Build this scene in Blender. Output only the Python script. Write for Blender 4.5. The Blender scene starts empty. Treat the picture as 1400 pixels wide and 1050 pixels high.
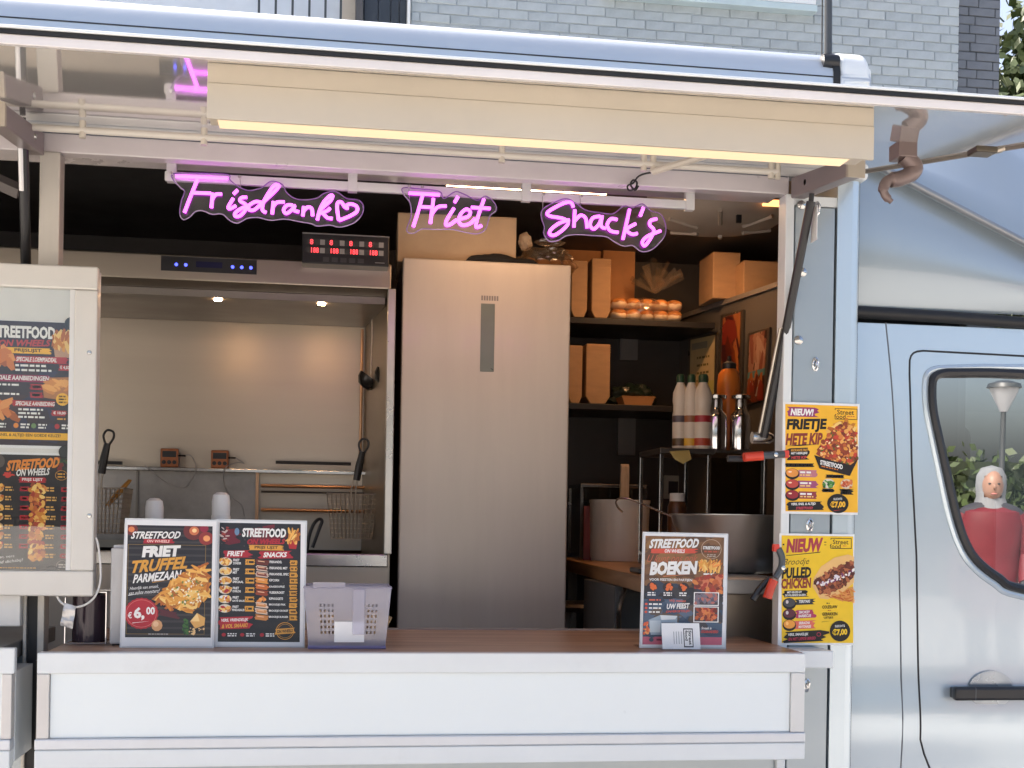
import bpy, bmesh, math, random
from mathutils import Vector, Matrix, noise
random.seed(7)
R = math.radians
sc = bpy.context.scene
col = sc.collection

# ------------------------------------------------------------------ camera
F, YAW, ROLL, PCX, PCY, DIST, EYE = 1690., R(8.4), .0166, 700., 712., 3.15, 1.6
CR = math.sqrt(1 - ROLL*ROLL)
cam = bpy.data.cameras.new('camera'); camo = bpy.data.objects.new('camera', cam); col.objects.link(camo)
cam.sensor_width = 36; cam.lens = 36*F/1400; cam.clip_end = 400; cam.clip_start = .05
cam.shift_y = (PCY-525)/1400
fw = Vector((math.sin(YAW), math.cos(YAW), 0)); rt = Vector((math.cos(YAW), -math.sin(YAW), 0)); up = Vector((0, 0, 1))
cr_ = rt*CR + up*ROLL; cu_ = up*CR - rt*ROLL
M = Matrix((cr_, cu_, -fw)).transposed().to_4x4(); M.translation = Vector((0, -DIST, EYE)); camo.matrix_world = M
sc.camera = camo
# ------------------------------------------------------------------ world, sun, exposure
SUN_EL, SUN_AZ = R(47), R(-48)          # azimuth: 0 = +Y (behind the truck), 90 = +X (cab end)
w = bpy.data.worlds.new('World'); sc.world = w; w.use_nodes = True
nt = w.node_tree; bg = nt.nodes['Background']
sky = nt.nodes.new('ShaderNodeTexSky'); sky.sky_type = 'NISHITA'; sky.sun_disc = False
sky.sun_elevation = SUN_EL; sky.sun_rotation = SUN_AZ; sky.air_density = .8; sky.dust_density = 6.0; sky.ozone_density = 0.0
nt.links.new(sky.outputs[0], bg.inputs[0]); bg.inputs[1].default_value = .13
sun = bpy.data.lights.new('sun', 'SUN'); sun.energy = 3.2; sun.angle = R(.55); sun.color = (1, .95, .87)
so = bpy.data.objects.new('sun', sun); col.objects.link(so); so.location = (-8, 6, 12)
sd = Vector((math.sin(SUN_AZ)*math.cos(SUN_EL), math.cos(SUN_AZ)*math.cos(SUN_EL), math.sin(SUN_EL)))
so.rotation_euler = (-sd).to_track_quat('-Z', 'Y').to_euler()
vs = sc.view_settings; vs.view_transform = 'Standard'; vs.look = 'None'; vs.gamma = 1; vs.exposure = 1.6; vs.use_curve_mapping = False
sc.render.engine = 'CYCLES'
sc.cycles.max_bounces = 10; sc.cycles.transparent_max_bounces = 12

# ------------------------------------------------------------------ helpers
def pt(px, py, Y):
    """photo pixel -> point on the plane y = Y of the place"""
    dx, dy = px-PCX, py-PCY
    rx = CR*dx + ROLL*dy; ry = -ROLL*dx + CR*dy
    d = fw*F + rt*rx - up*ry
    return Vector((0, -DIST, EYE)) + d*((Y+DIST)/d.y)
def lin(c):
    c = c/255.
    return c/12.92 if c <= .04045 else ((c+.055)/1.055)**2.4
def rgb(r, g, b): return (lin(r), lin(g), lin(b))

MATS = {}
def mat(name, c, rough=.5, metal=0., spec=.5, var=.06, vscale=6., bump=0., bscale=80., coat=0., stretch=(1, 1, 1), rvar=.12, trans=0., alpha=1., dirt=0.):
    """procedural surface: noise-varied base colour and gloss plus fine relief"""
    if name in MATS: return MATS[name]
    m = bpy.data.materials.new(name); m.use_nodes = True; MATS[name] = m
    n = m.node_tree.nodes; l = m.node_tree.links; b = n['Principled BSDF']
    tc = n.new('ShaderNodeTexCoord'); mp = n.new('ShaderNodeMapping'); l.new(tc.outputs['Object'], mp.inputs[0])
    mp.inputs['Scale'].default_value = stretch
    nz = n.new('ShaderNodeTexNoise'); nz.inputs['Scale'].default_value = vscale; nz.inputs['Detail'].default_value = 6; nz.inputs['Roughness'].default_value = .62
    l.new(mp.outputs[0], nz.inputs['Vector'])
    cr = n.new('ShaderNodeMapRange'); cr.inputs[1].default_value = .25; cr.inputs[2].default_value = .75
    cr.inputs[3].default_value = 1-var*1.6; cr.inputs[4].default_value = 1+var; l.new(nz.outputs[0], cr.inputs[0])
    mx = n.new('ShaderNodeMix'); mx.data_type = 'RGBA'; mx.blend_type = 'MULTIPLY'; mx.inputs[0].default_value = 1
    mx.inputs[6].default_value = (*c, 1); l.new(cr.outputs[0], mx.inputs[7])
    out = mx.outputs[2]
    if dirt > 0:
        n2 = n.new('ShaderNodeTexNoise'); n2.inputs['Scale'].default_value = 3.3; n2.inputs['Detail'].default_value = 9; n2.inputs['Roughness'].default_value = .75
        l.new(tc.outputs['Object'], n2.inputs['Vector'])
        r2 = n.new('ShaderNodeMapRange'); r2.inputs[1].default_value = .56; r2.inputs[2].default_value = .72; r2.inputs[3].default_value = 0; r2.inputs[4].default_value = dirt
        l.new(n2.outputs[0], r2.inputs[0])
        m2 = n.new('ShaderNodeMix'); m2.data_type = 'RGBA'; l.new(r2.outputs[0], m2.inputs[0]); l.new(out, m2.inputs[6])
        m2.inputs[7].default_value = (c[0]*.55, c[1]*.5, c[2]*.42, 1); out = m2.outputs[2]
    l.new(out, b.inputs['Base Color'])
    rr = n.new('ShaderNodeMapRange'); rr.inputs[1].default_value = .3; rr.inputs[2].default_value = .7
    rr.inputs[3].default_value = max(.01, rough*(1-rvar)); rr.inputs[4].default_value = min(1, rough*(1+rvar)); l.new(nz.outputs[0], rr.inputs[0])
    l.new(rr.outputs[0], b.inputs['Roughness'])
    b.inputs['Metallic'].default_value = metal; b.inputs['Specular IOR Level'].default_value = spec
    b.inputs['Coat Weight'].default_value = coat; b.inputs['Coat Roughness'].default_value = .04
    b.inputs['Transmission Weight'].default_value = trans; b.inputs['Alpha'].default_value = alpha
    if bump:
        nb = n.new('ShaderNodeTexNoise'); nb.inputs['Scale'].default_value = bscale; nb.inputs['Detail'].default_value = 5
        l.new(mp.outputs[0], nb.inputs['Vector'])
        bp = n.new('ShaderNodeBump'); bp.inputs['Strength'].default_value = bump; bp.inputs['Distance'].default_value = .004
        l.new(nb.outputs[0], bp.inputs['Height']); l.new(bp.outputs[0], b.inputs['Normal'])
    return m
def emit(name, c, s):
    if name in MATS: return MATS[name]
    m = bpy.data.materials.new(name); m.use_nodes = True; MATS[name] = m
    b = m.node_tree.nodes['Principled BSDF']; b.inputs['Base Color'].default_value = (.12, .12, .12, 1); b.inputs['Roughness'].default_value = .4
    b.inputs['Emission Color'].default_value = (*c, 1); b.inputs['Emission Strength'].default_value = s
    return m
def clear(name, tint, refl=.06, rough=.02, haze=0., hazec=(.8, .8, .85)):
    """thin clear sheet: see-through, partly reflecting, with an optional milky share"""
    if name in MATS: return MATS[name]
    m = bpy.data.materials.new(name); m.use_nodes = True; MATS[name] = m
    n = m.node_tree.nodes; l = m.node_tree.links; n.remove(n['Principled BSDF']); o = n['Material Output']
    t = n.new('ShaderNodeBsdfTransparent'); t.inputs[0].default_value = (*tint, 1)
    g = n.new('ShaderNodeBsdfGlossy'); g.inputs['Roughness'].default_value = rough
    lw = n.new('ShaderNodeLayerWeight'); lw.inputs[0].default_value = .5
    pw = n.new('ShaderNodeMath'); pw.operation = 'POWER'; pw.inputs[1].default_value = 5; l.new(lw.outputs['Facing'], pw.inputs[0])
    ad = n.new('ShaderNodeMath'); ad.operation = 'MULTIPLY_ADD'; ad.use_clamp = True; ad.inputs[1].default_value = .6; ad.inputs[2].default_value = refl+.03; l.new(pw.outputs[0], ad.inputs[0])
    mx = n.new('ShaderNodeMixShader'); l.new(ad.outputs[0], mx.inputs[0]); l.new(t.outputs[0], mx.inputs[1]); l.new(g.outputs[0], mx.inputs[2])
    sh = mx.outputs[0]
    if haze:
        d = n.new('ShaderNodeBsdfDiffuse'); d.inputs[0].default_value = (*hazec, 1)
        tl = n.new('ShaderNodeBsdfTranslucent'); tl.inputs[0].default_value = (*hazec, 1)
        m1 = n.new('ShaderNodeMixShader'); m1.inputs[0].default_value = .5; l.new(d.outputs[0], m1.inputs[1]); l.new(tl.outputs[0], m1.inputs[2])
        m2 = n.new('ShaderNodeMixShader'); m2.inputs[0].default_value = haze; l.new(sh, m2.inputs[1]); l.new(m1.outputs[0], m2.inputs[2]); sh = m2.outputs[0]
    l.new(sh, o.inputs['Surface'])
    return m

def crom(pts, n=6, closed=False):
    pts = [Vector(p) for p in pts]; out = []
    N = len(pts)
    if N < 3: return pts
    rng = range(N if closed else N-1)
    for i in rng:
        g = lambda k: pts[k % N] if closed else pts[max(0, min(N-1, k))]
        p0, p1, p2, p3 = g(i-1), g(i), g(i+1), g(i+2)
        for k in range(n):
            t = k/n
            out.append(.5*((2*p1)+(p2-p0)*t+(2*p0-5*p1+4*p2-p3)*t*t+(3*p1-p0-3*p2+p3)*t**3))
    if not closed: out.append(pts[-1])
    return out

class MB:
    def __init__(s): s.v = []; s.f = []
    def add(s, vs, fs):
        o = len(s.v); s.v += [tuple(v) for v in vs]; s.f += [tuple(i+o for i in f) for f in fs]; return s
    def box(s, x0, x1, y0, y1, z0, z1):
        x0, x1 = sorted((x0, x1)); y0, y1 = sorted((y0, y1)); z0, z1 = sorted((z0, z1))
        return s.add([(x0,y0,z0),(x1,y0,z0),(x1,y1,z0),(x0,y1,z0),(x0,y0,z1),(x1,y0,z1),(x1,y1,z1),(x0,y1,z1)],
                     [(0,3,2,1),(4,5,6,7),(0,1,5,4),(1,2,6,5),(2,3,7,6),(3,0,4,7)])
    def pbox(s, x0, y0, x1, y1, Y0, Y1):
        """box whose front face spans photo pixels x0..x1, y0..y1 on plane Y0"""
        xm, ym = (x0+x1)/2, (y0+y1)/2
        return s.box(pt(x0, ym, Y0).x, pt(x1, ym, Y0).x, Y0, Y1, pt(xm, y1, Y0).z, pt(xm, y0, Y0).z)
    def prism(s, poly, y0, y1):
        """polygon (x, z) extruded from y0 to y1"""
        n = len(poly)
        a = sum(poly[i][0]*poly[(i+1) % n][1]-poly[(i+1) % n][0]*poly[i][1] for i in range(n))
        if a < 0: poly = poly[::-1]
        y0, y1 = min(y0, y1), max(y0, y1)
        return s.add([(p[0], y0, p[1]) for p in poly]+[(p[0], y1, p[1]) for p in poly],
                     [tuple(range(n)), tuple(range(2*n-1, n-1, -1))]+[(i, i+n, (i+1) % n+n, (i+1) % n) for i in range(n)])
    def extrude_x(s, poly, x0, x1):
        """polygon (y, z) extruded along x"""
        n = len(poly)
        a = sum(poly[i][0]*poly[(i+1) % n][1]-poly[(i+1) % n][0]*poly[i][1] for i in range(n))
        if a < 0: poly = poly[::-1]
        return s.add([(x1, p[0], p[1]) for p in poly]+[(x0, p[0], p[1]) for p in poly],
                     [tuple(range(n)), tuple(range(2*n-1, n-1, -1))]+[(i, i+n, (i+1) % n+n, (i+1) % n) for i in range(n)])
    def tube(s, pts, r, n=8, closed=False, caps=True):
        pts = [Vector(p) for p in pts]; N = len(pts); rs = r if isinstance(r, (list, tuple)) else [r]*N
        vs = []; fs = []; prev = None
        for i in range(N):
            a = pts[(i-1) % N] if (closed or i > 0) else pts[i]; b = pts[(i+1) % N] if (closed or i < N-1) else pts[i]
            t = (b-a)
            t = t.normalized() if t.length > 1e-9 else Vector((0, 0, 1))
            if prev is None:
                h = Vector((0, 0, 1)) if abs(t.z) < .9 else Vector((0, 1, 0)); u = t.cross(h).normalized()
            else:
                u = prev - t*prev.dot(t); u = u.normalized() if u.length > 1e-6 else t.orthogonal().normalized()
            prev = u; w_ = t.cross(u)
            for k in range(n):
                an = 2*math.pi*k/n; vs.append(pts[i]+(u*math.cos(an)+w_*math.sin(an))*rs[i])
        for i in range(N if closed else N-1):
            j = (i+1) % N
            for k in range(n): fs.append((i*n+k, i*n+(k+1) % n, j*n+(k+1) % n, j*n+k))
        if caps and not closed: fs += [tuple(range(n-1, -1, -1)), tuple(range((N-1)*n, N*n))]
        return s.add(vs, fs)
    def lathe(s, prof, c, n=24, sx=1., sy=1., axis='z'):
        """profile of (radius, height) turned round an axis through c"""
        vs = []; fs = []; c = Vector(c)
        for r_, h in prof:
            for k in range(n):
                a = 2*math.pi*k/n; p = Vector((r_*math.cos(a)*sx, r_*math.sin(a)*sy, h))
                if axis == 'y': p = Vector((p.x, -p.z, p.y))
                elif axis == 'x': p = Vector((p.z, p.y, -p.x))
                vs.append(c+p)
        for i in range(len(prof)-1):
            for k in range(n): fs.append((i*n+k, i*n+(k+1) % n, (i+1)*n+(k+1) % n, (i+1)*n+k))
        if prof[0][0] > 1e-6: fs.append(tuple(range(n-1, -1, -1)))
        if prof[-1][0] > 1e-6: fs.append(tuple(range((len(prof)-1)*n, len(prof)*n)))
        return s.add(vs, fs)
    def blob(s, c, r, seed=0, amp=.25, fr=2., sub=3):
        bm = bmesh.new(); bmesh.ops.create_icosphere(bm, subdivisions=sub, radius=1)
        r = Vector(r) if not isinstance(r, (int, float)) else Vector((r, r, r))
        for v in bm.verts:
            k = 1+amp*noise.noise(v.co*fr+Vector((seed*3.1, seed*1.7, seed)))
            v.co = Vector((v.co.x*r.x*k, v.co.y*r.y*k, v.co.z*r.z*k))+Vector(c)
        vs = [v.co.copy() for v in bm.verts]; fs = [tuple(v.index for v in f.verts) for f in bm.faces]
        bm.free(); return s.add(vs, fs)
    def build(s, name, m, parent=None, world=True, bevel=0., smooth=False, seg=2, angle=40):
        me = bpy.data.meshes.new(name); me.from_pydata(s.v, [], s.f); me.update()
        me.materials.append(m)
        o = bpy.data.objects.new(name, me); col.objects.link(o)
        if smooth:
            me.polygons.foreach_set('use_smooth', [True]*len(me.polygons))
            me.set_sharp_from_angle(angle=R(angle))
        if bevel:
            b = o.modifiers.new('bevel', 'BEVEL'); b.width = bevel; b.segments = seg; b.limit_method = 'ANGLE'; b.angle_limit = R(40); b.harden_normals = False
        if parent is not None:
            o.parent = parent
            if parent.type == 'EMPTY' and world: o.matrix_parent_inverse = parent.matrix_basis.inverted()
        return o
def tag(o, label=None, cat=None, group=None, kind=None):
    if label: o['label'] = label
    if cat: o['category'] = cat
    if group: o['group'] = group
    if kind: o['kind'] = kind
    return o
def thing(name, label, cat, loc, rotz=0., group=None):
    o = bpy.data.objects.new(name, None); col.objects.link(o); o.empty_display_size = .1
    o.location = loc; o.rotation_euler = (0, 0, rotz); o.matrix_basis = Matrix.Translation(Vector(loc)) @ Matrix.Rotation(rotz, 4, 'Z')
    return tag(o, label, cat, group)
def copy_tree(o, parent=None):
    c = o.copy(); col.objects.link(c); c.parent = parent
    if parent is not None: c.matrix_parent_inverse = o.matrix_parent_inverse.copy()
    for ch in list(o.children): copy_tree(ch, c)
    return c
def inpoly(x, y, poly):
    r = False; n = len(poly); j = n-1
    for i in range(n):
        xi, yi = poly[i][0], poly[i][1]; xj, yj = poly[j][0], poly[j][1]
        if (yi > y) != (yj > y) and x < (xj-xi)*(y-yi)/(yj-yi)+xi: r = not r
        j = i
    return r

# ------------------------------------------------------------------ materials
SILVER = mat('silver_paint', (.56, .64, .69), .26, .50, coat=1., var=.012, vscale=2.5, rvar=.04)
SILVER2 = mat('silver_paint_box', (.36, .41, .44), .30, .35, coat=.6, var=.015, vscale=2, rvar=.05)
WHITE = mat('white_enamel', (.75, .78, .78), .32, var=.03, vscale=4, coat=.3, dirt=.10)
WHITE_TRIM = mat('white_aluminium', (.66, .66, .65), .38, .25, var=.04, vscale=9, dirt=.12)
CREAM = mat('cream_housing', (.54, .48, .39), .45, var=.04, vscale=4, dirt=.15)
UNDER = mat('hatch_underside', (.68, .66, .62), .07, .0, spec=.8, var=.06, vscale=3, coat=1., dirt=.25, bump=.02, bscale=4)
HEADER = mat('header_paint', (.58, .54, .55), .30, .1, var=.05, vscale=5, coat=.5)
POSTM = mat('post_aluminium', (.52, .49, .44), .42, .3, var=.06, vscale=14, stretch=(1, 1, .1), dirt=.2)
ARM = mat('arm_steel', (.25, .21, .21), .38, .3, var=.08, dirt=.2)
BLACK = mat('black_rubber', (.012, .012, .013), .55, var=.2)
BLACKP = mat('black_plastic', (.018, .018, .02), .36, var=.15)
DARKWALL = mat('dark_wall_panel', (.050, .046, .042), .42, var=.2, vscale=5)
STEEL = mat('brushed_steel', (.42, .365, .30), .36, 1., var=.04, vscale=3, stretch=(.12, 1, 3), bump=.0, rvar=.12)
STEEL2 = mat('smooth_steel', (.56, .55, .53), .22, 1., var=.07, vscale=7, rvar=.3)
CHROME = mat('chrome', (.75, .75, .75), .12, 1., var=.05)
STEELW = mat('wire_steel', (.58, .52, .44), .38, .7, var=.15)
FRIDGEM = mat('fridge_silver', (.60, .54, .475), .33, .22, var=.04, vscale=3, coat=.25, stretch=(4, 1, .4))
KRAFT = mat('kraft_card', (.40, .25, .13), .75, var=.10, vscale=12, bump=.1, bscale=150, stretch=(1, 1, 3))
CARD = mat('cardboard', (.50, .37, .24), .72, var=.07, vscale=10, bump=.1, bscale=120)
KRAFTD = mat('kraft_orange', (.45, .21, .07), .7, var=.12, vscale=10)
WHITEP = mat('white_plastic', (.74, .73, .70), .35, var=.03)
PAPER = mat('white_paper', (.82, .82, .82), .55, var=.02)
REDP = mat('red_grip', (.62, .055, .025), .35, var=.08, vscale=20)
WIRE = mat('cable_grey', (.30, .29, .28), .5, var=.1)
ORANGEM = mat('copper_case', (.36, .13, .055), .38, .5, var=.12, vscale=20)
TILEB = mat('pale_brick', (.375, .43, .465), .85, var=.12, vscale=7, bump=.5, bscale=45)
TILEB2 = mat('pale_brick_b', (.355, .41, .445), .85, var=.12, vscale=9, bump=.6, bscale=38)
TILEB3 = mat('pale_brick_c', (.40, .455, .485), .85, var=.10, vscale=6, bump=.45, bscale=55)
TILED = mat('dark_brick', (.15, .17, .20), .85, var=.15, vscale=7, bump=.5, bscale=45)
MORTAR = mat('mortar', (.36, .41, .445), .9, var=.1, vscale=20, bump=.4)
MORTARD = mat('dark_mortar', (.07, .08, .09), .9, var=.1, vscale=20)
LEDW = emit('warm_diffuser', (1., .66, .38), .42)
LEDI = emit('warm_led', (1., .56, .27), 12.)
NEON = emit('violet_neon', (.90, .095, 1.), 1.25)
REDLED = emit('red_digit', (1., .03, .04), 1.6)
BLUELED = emit('blue_led', (.05, .07, 1.), 1.6)
GLASS = clear('clear_glass', (.93, .96, .95), .03)
ACRYL = clear('clear_acrylic', (.94, .93, .95), .015)
CABGLASS = clear('cab_glass', (.30, .36, .36), .60, .005)
FROST = clear('frosted_plastic', (.90, .90, .95), .05, .15, .30, (.72, .72, .82))
BAGM = clear('crinkled_film', (.9, .85, .78), .14, .18, .10, (.8, .7, .55))

def wood(name, c1, c2, scale=3., stretch=(.6, 8, 8), rough=.42):
    m = bpy.data.materials.new(name); m.use_nodes = True; n = m.node_tree.nodes; l = m.node_tree.links; b = n['Principled BSDF']
    tc = n.new('ShaderNodeTexCoord'); mp = n.new('ShaderNodeMapping'); mp.inputs['Scale'].default_value = stretch; l.new(tc.outputs['Object'], mp.inputs[0])
    nz = n.new('ShaderNodeTexNoise'); nz.inputs['Scale'].default_value = scale; nz.inputs['Detail'].default_value = 8; nz.inputs['Distortion'].default_value = .6; l.new(mp.outputs[0], nz.inputs['Vector'])
    cr = n.new('ShaderNodeValToRGB'); cr.color_ramp.elements[0].position = .35; cr.color_ramp.elements[1].position = .68
    cr.color_ramp.elements[0].color = (*c1, 1); cr.color_ramp.elements[1].color = (*c2, 1); l.new(nz.outputs[0], cr.inputs[0]); l.new(cr.outputs[0], b.inputs['Base Color'])
    b.inputs['Roughness'].default_value = rough
    bp = n.new('ShaderNodeBump'); bp.inputs['Strength'].default_value = .15; bp.inputs['Distance'].default_value = .002; l.new(nz.outputs[0], bp.inputs['Height']); l.new(bp.outputs[0], b.inputs['Normal'])
    return m
WALNUT = wood('walnut_top', (.24, .13, .085), (.46, .31, .215), rough=.33)
OAK = wood('oak_top', (.22, .11, .045), (.40, .23, .11), 2.5, (8, .6, 8))
def ground_mat():
    m = mat('paving', (.50, .47, .43), .85, var=.18, vscale=1.4, bump=.4, bscale=30)
    return m

# ================================================================== SETTING
g = MB().add([(-150, -150, 0), (150, -150, 0), (150, 150, 0), (-150, 150, 0)], [(0, 1, 2, 3)]).build('ground', ground_mat())
tag(g, 'grey paved ground under the food truck', 'ground', kind='structure')

# ---- brick building behind the truck
BY = 6.0
bld = thing('brick_building', 'pale painted brick building rising behind the food truck', 'building', (3, BY+2, 0))
xl = pt(562, 30, BY).x; xr = pt(1311, 70, BY).x; xd = pt(1367, 70, BY+.12).x
MB().box(xl, xr-.02, BY+.006, BY+4, 0, 6.6).build('wall', MORTAR, bld)
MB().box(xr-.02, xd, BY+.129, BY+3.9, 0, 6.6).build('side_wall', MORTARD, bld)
bmesh_cache = {}
def brick_mesh(L, h, m, key):
    if key in bmesh_cache: return bmesh_cache[key]
    mb = MB(); a = .004
    bm = bmesh.new(); bmesh.ops.create_cube(bm, size=1)
    for v in bm.verts: v.co = Vector((v.co.x*L, v.co.y*.05, v.co.z*h))
    bmesh.ops.bevel(bm, geom=list(bm.edges), offset=.005, segments=1, affect='EDGES')
    rr = random.Random(hash(key) % 1000)
    for v in bm.verts: v.co += Vector((rr.uniform(-.002, .002), rr.uniform(-.002, .002), rr.uniform(-.002, .002)))
    me = bpy.data.meshes.new('brick'); bm.to_mesh(me); bm.free(); me.materials.append(m); bmesh_cache[key] = me
    return me
BL, BH, J = .225, .0715, .0055
def brick(x0, x1, z, Yf, ms, key):
    L = round(x1-x0-J, 3)
    if L < .02: return
    k = random.randrange(len(ms))
    o = bpy.data.objects.new('brick', brick_mesh(L, BH-J, ms[k], (key, L, k))); col.objects.link(o)
    o.location = ((x0+x1)/2, Yf+.025-random.uniform(0, .004), z+BH/2); o.parent = bld; o.matrix_parent_inverse = bld.matrix_basis.inverted()
ztop = pt(1330, -12, BY).z
nb = 0
row = 0; z = ztop-BH
while z > pt(1250, 165, BY).z-BH:
    off = (row % 2)*BL/2+(row*37 % 5)*.012
    x = xl-off
    while x < xr:
        a, b_ = max(x, xl), min(x+BL, xr)
        cx = (a+b_)/2
        # where the truck roof hides the course, leave it to the wall
        vis = z+BH > pt(700, 25, BY).z - (cx-pt(700, 25, BY).x)*.142 - .12 and z < pt(700, -10, BY).z+(cx-pt(700, 0, BY).x)*.07
        if vis: brick(a, b_, z, BY, (TILEB, TILEB2, TILEB3), 'p'); nb += 1
        x += BL
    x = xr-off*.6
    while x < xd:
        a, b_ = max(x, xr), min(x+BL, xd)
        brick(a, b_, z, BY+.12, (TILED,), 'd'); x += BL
    z -= BH; row += 1
# window over the truck with its sill
wn = MB().pbox(832, -60, 1112, -8, BY-.02, BY+.02).build('window', WHITE, bld)
MB().pbox(838, -56, 1106, -12, BY-.03, BY-.022).build('pane', clear('house_glass', (.2, .25, .28), .4), wn)
MB().pbox(826, -5, 1118, 4, BY-.10, BY-.004).build('window_sill', mat('sill_blue', (.48, .60, .64), .4), bld, bevel=.004)
MB().pbox(828, -12, 1116, -5.2, BY-.08, BY-.004).build('window_sill', WHITE, bld, bevel=.004)
# dark door bay and balcony to the left of the brick
xb0 = pt(300, 0, BY).x
MB().box(xb0-2.5, xl-.001, BY+.35, BY+3.9, 0, 6.5).build('recessed_wall', mat('cool_render', (.55, .62, .70), .8, var=.05), bld)
for k, (a, b_) in enumerate(((498, 517), (518, 534), (535, 546), (547, 556))):
    MB().pbox(a, -70, b_, 60, BY+.10, BY+.16).build('cladding_panel', mat('navy_cladding', (.03, .04, .055), .5), bld, bevel=.006)
MB().pbox(557.5, -70, 561.5, 60, BY-.02, BY+.1).build('downpipe', WHITE, bld)
MB().pbox(487, -70, 496.5, 60, BY+.05, BY+.3).build('corner_board', mat('dark_board', (.08, .08, .085), .6), bld)
MB().pbox(468, -70, 486, 60, BY+.25, BY+.33).build('frame_board', mat('cream_board', (.55, .50, .42), .6), bld)
for xx in (354, 377, 400, 423, 445, 466): MB().pbox(xx-1.6, -40, xx+1.6, 60, BY+.0, BY+.012).build('railing_bar', mat('railing_grey', (.05, .06, .07), .4), bld)

# ---- tree behind the building corner
def leaves(n, centre, rad, size, seed, hang=.5, cl=9):
    rr = random.Random(seed); mb = MB()
    cl_ = [Vector((rr.gauss(0, .45)*rad[0], rr.gauss(0, .45)*rad[1], rr.gauss(0, .48)*rad[2])) for _ in range(cl)]
    for i in range(n):
        c0 = cl_[rr.randrange(cl)]; p = Vector(centre)+c0+Vector((rr.gauss(0, .16)*rad[0], rr.gauss(0, .16)*rad[1], rr.gauss(0, .2)*rad[2]))
        d = Vector((rr.uniform(-1, 1), rr.uniform(-1, 1), rr.uniform(-1, 1)-hang)).normalized(); s_ = d.orthogonal().normalized()
        s_.rotate(Matrix.Rotation(rr.uniform(0, 6.28), 3, d)); L = size*rr.uniform(.6, 1.3)
        mb.add([p, p+d*L*.5+s_*L*.3, p+d*L, p+d*L*.5-s_*L*.3], [(0, 1, 2, 3)])
    return mb
LEAF = mat('leaf_green', (.075, .105, .035), .55, var=.35, vscale=2.2)
BARK = mat('bark', (.10, .08, .06), .9, var=.3, vscale=8, bump=.6)
tp = pt(1425, 100, 10.5)
tr = thing('tree', 'leafy green tree beyond the dark brick corner', 'tree', (tp.x, 10.5, 0))
tk = MB().tube([(tp.x, 10.5, 0), (tp.x+.1, 10.5, 2), (tp.x-.05, 10.55, 4), (tp.x+.05, 10.5, 6.2), (tp.x, 10.5, 7.5)], [.16, .13, .1, .06, .02], 10)
for k in range(26):
    z0 = 2.6+k*.17; a = k*2.4; L = 1.3-abs(k-12)*.04
    tk.tube([(tp.x, 10.5, z0), (tp.x+math.cos(a)*L*.5, 10.5+math.sin(a)*L*.5, z0+.45), (tp.x+math.cos(a)*L, 10.5+math.sin(a)*L, z0+.5)], [.04, .025, .008], 5)
tk.build('trunk', BARK, tr, smooth=True)
leaves(26000, (tp.x, 10.5, 5.0), (1.4, 1.1, 2.3), .15, 3, .7, 90).build('crown', LEAF, tr)

# ---- what the cab window mirrors: hedge, lamp post and a passer-by on the far side of the square
HEDGE = mat('hedge_leaf', (.05, .075, .025), .6, var=.4, vscale=1.3)
hp = thing('hedge', 'long clipped green hedge across the square, mirrored in the cab window', 'hedge', (14, -24, 0))
hl = leaves(6500, (14, -24, 1.9), (7.5, .5, 1.0), .28, 9, .0, 60)
hl.build('foliage', HEDGE, hp); MB().box(2.5, 25.5, -24.3, -23.8, 0, 2.5).build('branch_core', mat('hedge_core', (.02, .028, .012), .9), hp)
GT = R(.8)      # the cab glass leans this much
GLY = .075
def mirror_pt(px, py, Yr):
    """where the thing stands that shows at this pixel in the cab glass"""
    h = pt(px, py, GLY); d = (h-Vector((0, -DIST, EYE))).normalized()
    n = Vector((0, -math.cos(GT), -math.sin(GT))); d = d-2*d.dot(n)*n
    return h+d*((Yr-h.y)/d.y)
lp = mirror_pt(1374, 545, -19)
lamp = thing('street_lamp', 'lantern on a dark pole across the square, mirrored in the cab window', 'street lamp', (lp.x, -19, 0))
LP = mat('lamp_dark', (.04, .045, .05), .45)
MB().tube([(lp.x, -19, 0), (lp.x, -19, .9), (lp.x, -19, 1.0), (lp.x, -19, lp.z-.25)], [.11, .09, .06, .05], 12).build('pole', LP, lamp, smooth=True)
lt = MB().lathe([(.07, 0), (.27, .42), (.27, .46)], (lp.x, -19, lp.z-.25), 16).build('lantern', clear('lantern_glass', (.6, .65, .65), .2, .1, .4), lamp, smooth=True)
MB().lathe([(.33, .46), (.30, .54), (.12, .60), (0, .61)], (lp.x, -19, lp.z-.25), 16).build('cap', LP, lt, smooth=True)

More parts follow.
